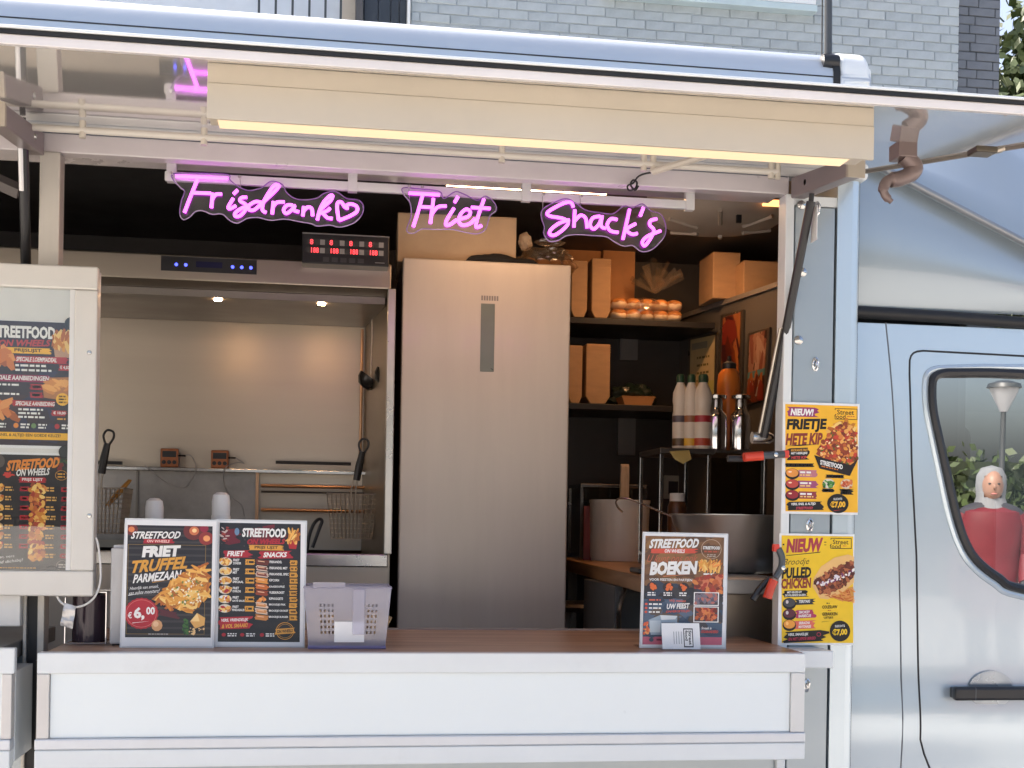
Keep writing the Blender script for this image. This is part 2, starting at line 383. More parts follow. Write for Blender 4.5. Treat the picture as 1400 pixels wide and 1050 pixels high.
# ---- passer-by (seen only in the cab glass)
pp = mirror_pt(1360, 662, -5.6)
PH = pp.z+.12        # crown height
per = thing('person', 'person in a grey headscarf and red jacket, mirrored in the cab window', 'person', (pp.x, -5.6, 0), R(200))
def skin_obj(name, verts, edges, radii, m, parent, root=0, sub=2):
    me = bpy.data.meshes.new(name); me.from_pydata(verts, edges, []); me.update()
    o = bpy.data.objects.new(name, me); col.objects.link(o); o.parent = parent
    sm = o.modifiers.new('skin', 'SKIN'); sm.use_smooth_shade = True
    for i, v in enumerate(me.skin_vertices[0].data): v.radius = radii[i]; v.use_root = (i == root)
    s2 = o.modifiers.new('sub', 'SUBSURF'); s2.levels = sub; s2.render_levels = sub
    me.materials.append(m); return o
k_ = PH/1.72
V = [(0,0,.95),(0,0,1.12),(0,0.01,1.32),(0,0,1.44),(0,-.01,1.50),(0,-.02,1.58),
     (.10,0,.90),(.11,.01,.50),(.11,.02,.08),(.12,-.12,.04),(-.10,0,.90),(-.11,.01,.50),(-.11,.02,.08),(-.12,-.12,.04),
     (.19,0,1.40),(.24,.03,1.12),(.22,-.12,.92),(.21,-.17,.85),(-.19,0,1.40),(-.24,.03,1.12),(-.22,-.12,.92),(-.21,-.17,.85)]
E_ = [(0,1),(1,2),(2,3),(3,4),(4,5),(0,6),(6,7),(7,8),(8,9),(0,10),(10,11),(11,12),(12,13),(3,14),(14,15),(15,16),(16,17),(3,18),(18,19),(19,20),(20,21)]
Rr = [(.15,.11),(.14,.10),(.17,.11),(.13,.08),(.055,.055),(.05,.05),(.09,.09),(.06,.065),(.04,.045),(.04,.03),(.09,.09),(.06,.065),(.04,.045),(.04,.03),
      (.06,.06),(.045,.045),(.035,.035),(.03,.04),(.06,.06),(.045,.045),(.035,.035),(.03,.04)]
skin_obj('body', [tuple(Vector(v)*k_) for v in V], E_, [(a*k_, b*k_) for a, b in Rr], mat('trousers', (.03, .03, .04), .8), per)
SKIN = mat('skin', (.30, .17, .12), .5, var=.05)
hd = MB().blob((0, -.02*k_, 1.60*k_), (.075*k_, .095*k_, .115*k_), 1, .03, 1.5)
hd.blob((0, -.115*k_, 1.595*k_), (.014, .018, .022), 2, 0, 1, 2)      # nose
hd.build('head', SKIN, per, world=False, smooth=True)
for s_ in (-1, 1): MB().blob((s_*.03*k_, -.107*k_, 1.615*k_), (.012, .008, .007), 1, 0, 1, 2).build('eye', BLACKP, per, world=False, smooth=True)
MB().blob((0, -.108*k_, 1.545*k_), (.025, .008, .007), 1, 0, 1, 2).build('mouth', mat('lips', (.4, .14, .12), .5), per, world=False, smooth=True)
hs = MB()
for i in range(1):
    hs.lathe([(.135, 1.40), (.13, 1.43), (.112, 1.47), (.098, 1.52), (.104, 1.60), (.10, 1.67), (.07, 1.725), (0, 1.745)], (0, .022*k_, 0), 20, 1, 1.02)
hs.v = [(x*k_, y*k_, z*k_) for x, y, z in hs.v]
hs.f = [f for f in hs.f if not (all(hs.v[i][1] < -.045*k_ and 1.51*k_ < hs.v[i][2] < 1.68*k_ for i in f))]
hs.build('headscarf', mat('grey_scarf', (.20, .21, .225), .85, var=.15), per, world=False, smooth=True)
jk = MB().lathe([(.19, .82), (.20, 1.0), (.195, 1.15), (.225, 1.32), (.20, 1.42), (.10, 1.47)], (0, 0, 0), 20, 1.0, .66)
for s_ in (-1, 1): jk.tube([(s_*.17, 0, 1.40), (s_*.22, .01, 1.28), (s_*.245, .03, 1.12), (s_*.235, -.05, 1.0), (s_*.222, -.11, .93)], [.07, .07, .06, .055, .045], 10)
jk.v = [(x*k_, y*k_, z*k_) for x, y, z in jk.v]
jk.build('jacket', mat('red_jacket', (.13, .010, .018), .6, var=.15), per, world=False, smooth=True)
for s_ in (-1, 1):
    hb = MB().blob((s_*.212*k_, -.16*k_, .86*k_), (.022, .04, .045), 3, .05, 2, 2)
    for q in range(4): hb.tube([(s_*.212*k_, (-.185+q*.018)*k_, .835*k_), (s_*.208*k_, (-.19+q*.018)*k_, .80*k_), (s_*.20*k_, (-.188+q*.018)*k_, .765*k_+abs(q-1.5)*.006)], [.009, .0085, .006], 7)
    hb.tube([(s_*.205*k_, -.19*k_, .87*k_), (s_*.195*k_, -.215*k_, .845*k_), (s_*.19*k_, -.222*k_, .815*k_)], [.010, .009, .007], 7)
    hb.build('hand', SKIN, per, world=False, smooth=True)

# ================================================================== FOOD TRUCK
truck = thing('food_truck', 'silver food truck with its serving hatch open and counter folded out', 'food truck', (.5, 1.2, 0))
XL, XR = -2.7, 1.403        # box body ends
ZF, ZC = .80, 2.78          # inner floor and ceiling
YB = 2.30
JX = 1.186                  # right jamb inner edge
# shell
MB().box(XL, XR-.01, .06, YB+.06, ZF-.06, ZF).build('floor', mat('floor_vinyl', (.09, .085, .08), .6), truck)
MB().box(XL, XR-.01, .06, YB+.06, ZC, ZC+.03).build('ceiling', mat('ceiling_panel', (.045, .042, .04), .5), truck)
MB().box(XL, XR+.6, YB, YB+.06, ZF, ZC).build('back_wall', DARKWALL, truck)
MB().box(XL, XL+.04, .06, YB, ZF, ZC).build('end_wall', DARKWALL, truck)
# roof with rounded shoulder
pr = [(0, 2.53), (0, 2.80)]
for k in range(9):
    a = R(90*k/8); pr.append((.085-.085*math.cos(a), 2.80+.085*math.sin(a)))
pr += [(YB-.02, 2.90), (YB+.07, 2.84), (YB+.07, 2.75), (YB+.03, 2.75), (YB+.03, 2.82), (.045, 2.82), (.045, 2.53)]
ROOFM = mat('roof_paint', (.52, .57, .62), .2, .35, coat=1., var=.02, vscale=2.5)
MB().extrude_x(pr, XL, 1.315).build('roof', ROOFM, truck, smooth=True, angle=35)
pr2 = [(y-.006 if y < 1 else y+.004, z+.006 if z > 2.8 else z) for y, z in pr[:11]]+[(YB, 2.91), (YB+.08, 2.84), (YB+.08, 2.74), (YB+.036, 2.74), (YB+.036, 2.823), (.05, 2.823), (.05, 2.53)]
ec = MB().extrude_x(pr2, 1.333, 1.418)
ec.build('roof_end_cap', WHITE, truck, bevel=.02, seg=3, smooth=True)
MB().extrude_x([(y+.002, z-.001) for y, z in pr2], 1.3148, 1.333).build('roof_end_seal', BLACK, truck, smooth=True)
MB().box(1.4182, 1.437, .03, .5, 2.74, 2.845).build('roof_lamp', WHITE, truck, bevel=.008)
MB().box(XL, 1.3140, -.0018, .01, 2.8005, 2.8035).build('roof_seam', BLACKP, truck)
# header over the opening
MB().box(XL, JX+.012, .004, .045, 2.482, 2.529).build('header', HEADER, truck, bevel=.003)
MB().box(XL, JX+.012, .046, .16, 2.497, 2.53).build('header_lining', HEADER, truck, bevel=.003)
MB().box(XL, 1.402, -.012, .0035, 2.5295, 2.551).build('hinge_rail', WHITE_TRIM, truck, bevel=.003)
# right jamb: white frame, grey locker panel, corner panel
MB().box(JX, JX+.024, -.006, .05, .55, 2.4815).build('jamb_frame', WHITE, truck, bevel=.003)
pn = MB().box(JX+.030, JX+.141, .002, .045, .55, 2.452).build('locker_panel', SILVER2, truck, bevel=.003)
MB().box(JX+.0245, JX+.20, .006, .05, 2.455, 2.4815).build('jamb_head', WHITE, truck, bevel=.002)
cp = MB()
prc = [(JX+.147, .0), (1.375, .0)]
for k in range(7):
    a = R(90*k/6); prc.append((1.375+.03*math.sin(a), .03-.03*math.cos(a)))
prc += [(1.405, .40), (JX+.147, .40)]
n_ = len(prc)
cp.add([(x, y, .5) for x, y in prc]+[(x, y, 2.5285) for x, y in prc], [tuple(range(n_-1, -1, -1)), tuple(range(n_, 2*n_))]+[(i, (i+1) % n_, (i+1) % n_+n_, i+n_) for i in range(n_)])
cp.build('corner_panel', SILVER, truck, smooth=True, angle=30)
MB().box(JX+.024, JX+.147, .03, .06, .5, 2.48).build('panel_backing', BLACK, truck)
MB().box(1.34, 1.40, .05, .40, .5, 2.53).build('bulkhead', DARKWALL, truck)
for (x, y) in ((1117, 285), (1115, 498), (1107, 718), (1103, 937)):
    p = pt(x, y, 0)
    l_ = MB().lathe([(.010, 0), (.010, .004), (.008, .006)], (p.x, .002, p.z), 14, 1, 1.9, 'y').build('turn_latch', CHROME, truck, smooth=True)
    MB().tube([(p.x-.002, -.003, p.z-.014), (p.x, -.012, p.z-.004), (p.x+.002, -.012, p.z+.006), (p.x+.001, -.003, p.z+.012)], .0035, 8).build('latch_loop', CHROME, l_, smooth=True)
for (x, y) in ((1097, 372), (1092, 465), (1096, 280)):
    p = pt(x, y, 0); MB().lathe([(.013, 0), (.012, .003), (.007, .006), (0, .0075)], (p.x, .0018, p.z), 16, 1, 1, 'y').build('dome_rivet', STEEL2, truck, smooth=True)
# left post, left bay
MB().box(-.712, -.664, -.004, .05, 1.46, 2.4815).build('post', POSTM, truck, bevel=.003)
MB().box(-.700, -.684, -.004, .05, .5, 1.4597).build('lower_post', POSTM, truck, bevel=.002)
MB().box(-.7245, -.7005, .004, .05, .5, 1.45).build('rubber_seal', BLACK, truck)
MB().box(-.733, -.725, -.006, .05, .5, 1.4597).build('bay_post', POSTM, truck, bevel=.002)
MB().box(-.795, -.7335, -.03, .02, 1.325, 1.42).build('bracket_plate', WHITE_TRIM, truck, bevel=.003)
q0, q1 = pt(-60, 222, .5), pt(27, 262, .5)
MB().tube([q0, q1], .022, 4).build('bay_beam', mat('beam_grey', (.20, .18, .17), .5), truck)
# body side under the counter
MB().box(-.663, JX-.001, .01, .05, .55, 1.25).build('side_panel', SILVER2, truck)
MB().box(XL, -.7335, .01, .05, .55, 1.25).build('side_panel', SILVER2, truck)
MB().box(-.6, 1.2, .06, 2.2, .35, .72).build('chassis', BLACK, truck)
def wheel(x, y):
    wh = MB().lathe([(.20, -.09), (.33, -.09), (.35, -.06), (.35, .06), (.33, .09), (.20, .09)], (x, y, .35), 28, 1, 1, 'y').build('wheel', BLACK, truck, smooth=True)
    MB().lathe([(0, .06), (.08, .07), (.19, .05), (.20, .09)], (x, y-.0, .35), 24, 1, 1, 'y').build('rim', STEEL2, wh, smooth=True)
for yy in (.25, 2.05): wheel(-1.5, yy); wheel(3.15, yy)
# serving counter: walnut top, white apron folded out
CZ = 1.281
MB().box(-.640, JX-.002, -.180, .42, CZ-.03, CZ).build('counter_top', WALNUT, truck, bevel=.002)
MB().box(-.640, JX-.002, .4202, .432, CZ-.032, CZ+.004).build('counter_back_edge', mat('edge_band', (.35, .30, .27), .35), truck, bevel=.001)
ap = MB().box(-.652, 1.178, -.215, -.1805, 1.234, CZ+.001).build('apron_top_rail', WHITE, truck, bevel=.003)
MB().box(-.624, 1.142, -.205, -.185, 1.086, 1.2335).build('apron_panel', mat('apron_white', (.80, .85, .85), .30, var=.012, vscale=1.5, coat=.3), truck, bevel=.001)
MB().box(-.652, -.625, -.213, -.183, 1.086, 1.2335).build('apron_end_trim', mat('trim_warm', (.66, .63, .60), .4, .2), truck, bevel=.002)
MB().box(1.1425, 1.178, -.213, -.183, 1.086, 1.2335).build('apron_end_trim', WHITE_TRIM, truck, bevel=.002)
MB().box(-.655, 1.180, -.217, -.1805, 1.0605, 1.0857).build('apron_channel', mat('alu_channel', (.62, .64, .67), .35, .35), truck, bevel=.003)
MB().box(-.655, 1.180, -.2155, -.1805, 1.018, 1.0600).build('apron_bottom_rail', WHITE, truck, bevel=.003)
MB().box(-.650, 1.175, -.180, -.02, 1.03, 1.236).build('apron_box', WHITE, truck)
MB().box(1.1862, 1.30, -.10, .001, CZ-.05, CZ-.005).build('counter_hinge_block', WHITE, truck, bevel=.003)
MB().add([(-.6625, -.18, CZ-.02), (-.6405, -.18, CZ-.02), (-.6405, .05, CZ-.02), (-.6625, .05, CZ-.02)], [(0, 1, 2, 3)]).build('counter_flange', WHITE_TRIM, truck)
# second counter beyond the post
MB().box(XL, -.7365, -.19, .38, CZ-.03, CZ+.010).build('counter_top', mat('side_top', (.10, .095, .09), .35), truck, bevel=.003)
MB().box(XL, -.7005, -.215, -.1905, 1.234, CZ+.0115).build('apron_top_rail', WHITE, truck, bevel=.003)
MB().box(XL, -.7285, -.205, -.185, 1.086, 1.2335).build('apron_panel', MATS['apron_white'], truck)
MB().box(-.728, -.7065, -.213, -.183, 1.086, 1.2335).build('apron_end_trim', MATS['trim_warm'], truck, bevel=.002)
MB().box(XL, -.707, -.217, -.1805, 1.0605, 1.0857).build('apron_channel', MATS['alu_channel'], truck, bevel=.003)
MB().box(XL, -.708, -.2155, -.1805, 1.018, 1.0600).build('apron_bottom_rail', WHITE, truck, bevel=.003)
MB().box(XL, -.705, -.180, -.02, 1.03, 1.236).build('apron_box', WHITE, truck)

# ---- hatch
HZ0, HZ1, HY1 = 2.552, 2.347, -1.10
def hz(y): return HZ0+(HZ1-HZ0)*(y/HY1)          # underside height
XH0, XH1, XH2 = XL, 1.400, 1.50                   # right edge runs out a little
def slab(x0, xa, xb, ya, yb, lo, hi):
    """slab following the hatch slope; right edge xa at ya, xb at yb"""
    return MB().add([(x0, ya, hz(ya)+lo), (xa, ya, hz(ya)+lo), (xb, yb, hz(yb)+lo), (x0, yb, hz(yb)+lo),
                     (x0, ya, hz(ya)+hi), (xa, ya, hz(ya)+hi), (xb, yb, hz(yb)+hi), (x0, yb, hz(yb)+hi)],
                    [(0, 1, 2, 3), (7, 6, 5, 4), (0, 4, 5, 1), (1, 5, 6, 2), (2, 6, 7, 3), (3, 7, 4, 0)])
xe = lambda y: XH1+(XH2-XH1)*(y/HY1)
hatch = slab(XH0, xe(0), xe(-1.08), -.014, -1.08, .0, .0185).build('hatch', UNDER, truck)
slab(XH0, xe(-1.0805), xe(-1.10), -1.0805, -1.10, -.007, .0095).build('hatch_rim', mat('rim_white', (.74, .70, .68), .4, var=.05, dirt=.2), hatch, bevel=.002)
slab(XH0, xe(-1.0805), xe(-1.103), -1.0805, -1.103, .0098, .0172).build('hatch_gasket', BLACK, hatch)
slab(XH0, xe(-1.0805), xe(-1.108), -1.0805, -1.108, .0175, .0228).build('hatch_lip', WHITE, hatch, bevel=.002)
slab(XH0, xe(-.02), xe(-1.07), -.02, -1.07, .0188, .0220).build('hatch_skin', SILVER, hatch)
MB().add([(xe(-.02)-.006, -.02, hz(-.02)-.006), (xe(-.02)+.002, -.02, hz(-.02)-.006), (xe(-1.07)+.002, -1.07, hz(-1.07)-.006), (xe(-1.07)-.006, -1.07, hz(-1.07)-.006), (xe(-.02)-.006, -.02, hz(-.02)-.0005), (xe(-.02)+.002, -.02, hz(-.02)+.018), (xe(-1.07)+.002, -1.07, hz(-1.07)+.018), (xe(-1.07)-.006, -1.07, hz(-1.07)-.0005)], [(0, 1, 2, 3), (0, 4, 5, 1), (1, 5, 6, 2), (2, 6, 7, 3), (3, 7, 4, 0)]).build('hatch_side_trim', mat('trim_tan', (.28, .24, .20), .45), hatch)
# light box under the hatch
LY = -1.02
lb = MB().extrude_x([(LY, hz(LY)-.0005), (LY, 2.3278), (LY+.085, 2.3278), (LY+.085, hz(LY+.085)-.0005)], -.215, .968).build('light_box', CREAM, hatch, bevel=.001)
MB().extrude_x([(LY-.002, 2.3272), (LY-.002, 2.267), (LY+.005, 2.267), (LY+.005, 2.3272)], -.215, .968).build('light_front', CREAM, lb, bevel=.001)
MB().extrude_x([(LY+.0055, 2.3272), (LY+.0055, 2.280), (LY+.078, 2.280), (LY+.078, 2.3272)], -.215, .968).build('light_back', CREAM, lb)
MB().box(-.200, .935, LY+.006, LY+.074, 2.2745, 2.2795).build('diffuser', LEDW, lb)
# rod with cable clips
rd = MB(); a, b_ = pt(70, 168, -.12), pt(1060, 242, -.12); zz = (a.z+b_.z)/2
MB().tube([(-2.6, -.12, zz), (1.12, -.12, zz)], .0085, 12).build('hatch_rod', mat('rod_white', (.66, .62, .55), .4), hatch, smooth=True)
for x in (113, 279, 686, 880, 893, 1054, 1063):
    p = pt(x, 180+(x-113)*.064, -.12)
    MB().tube([(p.x, -.12, zz-.018), (p.x, -.12, zz+.022)], .008, 10).build('rod_clip', mat('clip_cream', (.62, .57, .48), .4), hatch, smooth=True)
p = pt(893, 232, -.13); q = pt(960, 222, -.22)
MB().tube([(p.x, -.13, p.z-.005), (q.x, -.25, hz(-.25)-.012)], .009, 8).build('clip_arm', MATS['clip_cream'], hatch, smooth=True)
# reflections come from real things: hook and latch on the right edge
hk = [(1236, 214), (1250, 228), (1244, 238), (1228, 245), (1214, 247), (1208, 258), (1211, 268), (1219, 276)]
HKY = -.60
pts = [pt(x, y, HKY) for x, y in hk]
hook = MB().tube(crom(pts, 5), [.019]*11+[.017]*8+[.012]*8+[.009]*6+[.006]*3, 16).build('hook', mat('hook_brown', (.20, .15, .14), .35, .3), hatch, smooth=True)
p = pts[0]; MB().box(p.x-.022, p.x+.022, HKY-.02, HKY+.03, p.z-.006, hz(HKY)-.0005).build('hook_base', MATS['hook_brown'], hook, bevel=.003)
p = pt(1345, 207, -.84)
el_ = MB().box(p.x-.026, p.x+.020, -.86, -.82, p.z-.007, p.z+.006).build('edge_latch', mat('latch_bronze', (.10, .085, .065), .35, .7), hatch, bevel=.003)
MB().tube([(p.x+.012, -.845, p.z-.002), (p.x+.030, -.85, p.z+.002), (p.x+.036, -.85, p.z+.006)], .006, 8).build('latch_lever', mat('latch_bright', (.45, .40, .33), .3, .8), el_, smooth=True)
# support arms and gas struts
for sx, nm in ((1.20, 'r'), (-.742, 'l')):
    x0, x1 = (sx, sx+.040)
    pts = [(-.002, 2.470), (-.002, 2.525), (-.36, hz(-.36)-.008), (-.36, hz(-.36)-.055)]
    ar = MB().extrude_x(pts, x0, x1).build('support_arm', ARM, truck, bevel=.003)
    MB().extrude_x([(-.3605, hz(-.36)-.0095), (-.3605, hz(-.36)-.056), (-.375, hz(-.36)-.060), (-.375, hz(-.36)-.006)], x0-.002, x1+.002).build('arm_end_cap', mat('cap_tan', (.42, .37, .30), .5), ar, bevel=.002)
    MB().lathe([(.008, 0), (.006, .004), (0, .005)], (x0 if nm == 'r' else x1, -.10, 2.487), 12, 1, 1, 'x').build('arm_bolt', STEEL2, ar, smooth=True)
a, m_, b_ = pt(1111, 264, -.10), pt(1075, 448, .0), pt(1045, 598, .07)
st = MB().tube([a+Vector((0, 0, .02)), a+(m_-a)*.06], .007, 10).tube([a+(m_-a)*.06, m_], .0115, 14).build('gas_strut', BLACKP, truck, smooth=True)
MB().tube([m_, b_], .0105, 12).build('strut_rod', BLACKP, st, smooth=True)
MB().box(a.x+.013, a.x+.0145, -.1, -.06, 2.34, 2.43).build('strut_label', PAPER, st)
MB().lathe([(.016, -.03), (.016, .02), (.010, .03)], (b_.x, .085, b_.z), 14, 1, 1, 'x').build('strut_mount', STEEL2, st, smooth=True)
MB().tube([m_+Vector((-.012, .012, 0)), b_+Vector((-.012, .012, 0))], .005, 8).build('strut_guide', STEELW, st, smooth=True)
a, b_ = pt(31, 172, -.10), pt(36, 380, .07)
st = MB().tube([a+Vector((0, 0, .02)), a+(b_-a)*.06], .007, 10).tube([a+(b_-a)*.06, b_, b_+(b_-a)*.6], .0125, 14).build('gas_strut', BLACKP, truck, smooth=True)
p = a+(b_-a)*.30
MB().tube([a+(b_-a)*.12+Vector((-.003, -.0115, 0)), a+(b_-a)*.42+Vector((-.003, -.0115, 0))], .006, 8).build('strut_label', PAPER, st)
# rail that carries the neon words
zb = 2.4625; rail = MB().box(-.428, .962, .082, .098, zb-.013, zb+.010).build('sign_rail', WHITE_TRIM, truck, bevel=.002)
for x in (234, 482, 720, 944):
    p = pt(x, 240+(x-234)*.065, .078); MB().box(p.x-.012, p.x+.012, .0785, .1015, zb-.016, 2.4965).build('rail_hanger', WHITE_TRIM, rail, bevel=.001)
p = pt(868, 245, -.005)
cb = [(890, 236), (880, 238), (872, 242), (866, 250), (858, 254), (860, 260), (868, 258), (871, 250), (866, 246), (862, 252), (868, 260), (873, 254)]
MB().tube(crom([pt(x, y, -.02+.004*math.sin(i)) for i, (x, y) in enumerate(cb)], 5), .0025, 6).build('cable_knot', BLACK, truck, smooth=True)
# ceiling LED strips, an added unseen fill strip, and roof ventilator
for (x0, x1, y) in ((612, 832, 249), (1048, 1072, 276)):
    a, b_ = pt(x0, y, .75), pt(x1, y+(x1-x0)*.05, .75); zl = (a.z+b_.z)/2
    hs_ = MB().box(a.x-.03, b_.x+.03, .745, .795, zl+.008, ZC-.001).build('led_housing', mat('led_case', (.35, .25, .16), .5), truck)
    MB().box(a.x, b_.x, .75, .79, zl-.004, zl+.0075).build('led_strip', LEDI if x0 < 1000 else emit('amber_led', (1, .38, .12), 1.2), hs_)
hs_ = MB().box(1.28, 1.39, 1.48, 1.54, ZC-.022, ZC-.001).build('led_housing', MATS['led_case'], truck)  # housing of the added fill strip, out of sight behind the vent
MB().box(1.285, 1.385, 1.49, 1.53, ZC-.030, ZC-.0225).build('led_strip', emit('added_fill_led', (1., .50, .22), 110.), hs_)  # unseen strip added behind the vent to brighten the shelf goods
c = pt(985, 290, 1.0)
vt = MB().lathe([(.26, .20), (.255, .09), (.235, .045), (.19, .015), (.12, .0), (0, -.004)][::-1], (c.x, 1.0, pt(985, 313, 1.0).z), 32).build('roof_vent', mat('vent_beige', (.42, .36, .29), .5), truck, smooth=True)
for k in range(6):
    a_ = R(60*k+12); MB().tube([(c.x+.09*math.cos(a_), 1+.09*math.sin(a_), pt(985, 313, 1.0).z-.004), (c.x+.2*math.cos(a_), 1+.2*math.sin(a_), pt(985, 313, 1.0).z+.015)], .008, 6).build('vent_rib', MATS['vent_beige'], vt, smooth=True)
MB().box(c.x-.02, c.x-.004, .76, .772, pt(985, 298, .77).z-.014, pt(985, 298, .77).z+.012).build('vent_switch', BLACK, vt)
# antenna at the roof corner
p = pt(1131, 96, .02)
an = MB().tube([(p.x, .02, p.z-.05), (p.x, .02, p.z+.04)], .014, 12).build('antenna', BLACKP, truck, smooth=True)
MB().tube([(p.x+.002, .02, p.z+.04), (p.x-.006, .03, p.z+.9)], .0105, 10).build('antenna_mast', mat('mast_grey', (.06, .065, .07), .4), an, smooth=True)
MB().tube([(p.x-.015, .022, p.z+.0), (p.x-.018, .03, p.z+.9)], .002, 5).build('antenna_cable', BLACK, an)
MB().lathe([(0, -.024), (.02, -.022), (.022, 0), (.02, .022), (0, .024)], (p.x+.004, .015, p.z+.02), 14, 1, 1, 'x').build('antenna_pivot', BLACKP, an, smooth=True)
# shelves and interior lining on the right
zs1, zs2 = 2.452, 2.094
for zs in (zs1, zs2):
    MB().box(.86, 1.60, 1.90, 2.299, zs-.025, zs).build('shelf', mat('shelf_black', (.012, .012, .012), .45), truck, bevel=.002)
for (x0, y0, x1, y1) in ((848, 459, 872, 492), (845, 563, 869, 622)):
    MB().pbox(x0, y0, x1, y1, 2.28, 2.299).build('wall_bracket', mat('bracket_grey', (.16, .16, .155), .5), truck)
# angled board towards the cab (x,y) from back to front
A2, B2 = Vector((1.562, 2.298, 0)), Vector((1.715, 1.44, 0))
dv = (B2-A2); dn = dv.normalized(); nn = Vector((-dn.y, dn.x, 0)); nn = -nn if nn.x > 0 else nn
def onwall(px, py, off=.0):
    """photo pixel -> point on the angled board (offset towards the room)"""
    o = Vector((0, -DIST, EYE)); d = pt(px, py, 1)-o
    t = ((A2+nn*off)-o).dot(nn)/d.dot(nn); return o+d*t
def wallquad(mb, px4, off0, off1):
    f = [onwall(x, y, off1) for x, y in px4]; b = [v-nn*(off1-off0) for v in f]
    return mb.add(f+b, [(0, 1, 2, 3), (7, 6, 5, 4), (0, 4, 5, 1), (1, 5, 6, 2), (2, 6, 7, 3), (3, 7, 4, 0)])
ext = B2+dv*1.17
ab = MB().add([(A2.x, A2.y, ZF), (ext.x, ext.y, ZF), (ext.x, ext.y, 2.525), (A2.x, A2.y, 2.525)] +
              [(A2.x+.05, A2.y, ZF), (ext.x+.05, ext.y, ZF), (ext.x+.05, ext.y, 2.525), (A2.x+.05, A2.y, 2.525)],
              [(0, 1, 2, 3), (7, 6, 5, 4), (3, 2, 6, 7), (1, 5, 6, 2), (0, 3, 7, 4)]).build('partition_board', mat('partition_grey', (.085, .08, .072), .5, var=.1), truck)
MB().add([(A2.x-.012, A2.y, 2.5255), (ext.x-.012, ext.y, 2.5255), (ext.x+.06, ext.y, 2.5255), (A2.x+.06, A2.y, 2.5255), (A2.x-.012, A2.y, 2.545), (ext.x-.012, ext.y, 2.545), (ext.x+.06, ext.y, 2.545), (A2.x+.06, A2.y, 2.545)],
         [(0, 3, 2, 1), (4, 5, 6, 7), (0, 1, 5, 4), (1, 2, 6, 5), (2, 3, 7, 6), (3, 0, 4, 7)]).build('partition_cap', mat('cap_grey', (.17, .155, .14), .5), truck)
MB().add([(A2.x+.052, 2.299, 2.53), (1.948, 2.299, 2.53), (1.948, .43, 2.53), (ext.x+.052, .43, 2.53), (A2.x+.052, 2.299, 2.50), (1.948, 2.299, 2.50), (1.948, .43, 2.50), (ext.x+.052, .43, 2.50)], [(3, 2, 1, 0), (4, 5, 6, 7)]).build('over_cab_shelf', DARKWALL, truck)
MB().box(1.95, 1.98, .40, 2.3, 2.45, 2.79).build('over_cab_wall', DARKWALL, truck)
MB().box(1.394, 1.949, .40, 2.36, ZC, ZC+.03).build('over_cab_ceiling', DARKWALL, truck)
MB().box(1.41, 1.949, .40, .424, 2.505, ZC-.001).build('over_cab_side', DARKWALL, truck)

# ---- cab
CY = .075
def ybody(x, z):
    """side of the cab: barrel-shaped, belt line swelling outwards"""
    y = CY
    y += .010*max(0, (z-1.50)/.65)**2
    y -= .012*math.exp(-((z-1.06)/.10)**2)
    y += .05*max(0, (1.0-z)/.5)**2
    return y
# door outline and window outline from the photo
door = [pt(x, y, CY) for x, y in ((1247, 640), (1246, 560), (1245, 510), (1245.5, 492), (1247.5, 486), (1251, 482), (1256, 480), (1264, 479))]
door = [(p.x, p.z) for p in door]; zt = door[-1][1]
door += [(3.1, zt-.02), (3.1, .45), (pt(1268, 1050, CY).x+.10, .45)]
lo = [pt(x, y, CY) for x, y in ((1275, 1060), (1262, 1030), (1256, 1010), (1255, 900), (1253, 760))]
door += [(p.x, p.z) for p in lo]
wpx = [(1276, 560), (1275, 528), (1279, 515), (1290, 510), (1310, 509), (1400, 511)]
wpt = [pt(x, y, CY) for x, y in wpx]
win = [(p.x, p.z) for p in wpt]+[(2.45, wpt[-1].z-.02), (2.62, 1.45)]
low = [pt(x, y, CY) for x, y in ((1400, 806), (1365, 790), (1335, 766), (1318, 738), (1306, 700), (1295, 650), (1284, 600))]
win += [(2.3, low[0].z-.05)]+[(p.x, p.z) for p in low]
wins = crom([(x, 0, z) for x, z in win], 5, True); winp = [(v.x, v.z) for v in wins]
gx0, gx1, gz0, gz1, gs = 1.404, 3.5, .45, 2.175, .0125
def surf(test):
    mb = MB(); idx = {}; nx = int((gx1-gx0)/gs); nz = int((gz1-gz0)/gs)
    def vid(i, k):
        if (i, k) not in idx:
            x = gx0+i*gs; z = gz0+k*gs; idx[(i, k)] = len(mb.v); mb.v.append((x, ybody(x, z), z))
        return idx[(i, k)]
    for i in range(nx):
        for k in range(nz):
            cx, cz = gx0+(i+.5)*gs, gz0+(k+.5)*gs
            if test(cx, cz): mb.f.append((vid(i, k), vid(i+1, k), vid(i+1, k+1), vid(i, k+1)))
    return mb
isd = lambda x, z: inpoly(x, z, door)
isw = lambda x, z: inpoly(x, z, winp)
cabs = surf(lambda x, z: not isd(x, z)).build('cab_side', SILVER, truck, smooth=True)
cdoor = surf(lambda x, z: isd(x, z) and not isw(x, z)).build('cab_door', SILVER, truck, smooth=True)
dpl = []
for (xa, za), (xb, zb3) in zip(door, door[1:]+door[:1]):
    ns = max(1, int(math.hypot(xb-xa, zb3-za)/.02)); dpl += [(xa+(xb-xa)*k/ns, za+(zb3-za)*k/ns) for k in range(ns)]
MB().tube([(x, ybody(x, z)+.0010, z) for x, z in dpl], .0034, 6, closed=True).build('door_gap', BLACK, cdoor)
MB().tube([(v.x, ybody(v.x, v.z)-.002, v.z) for v in wins], .013, 8, closed=True).build('window_seal', BLACKP, cdoor, smooth=True)
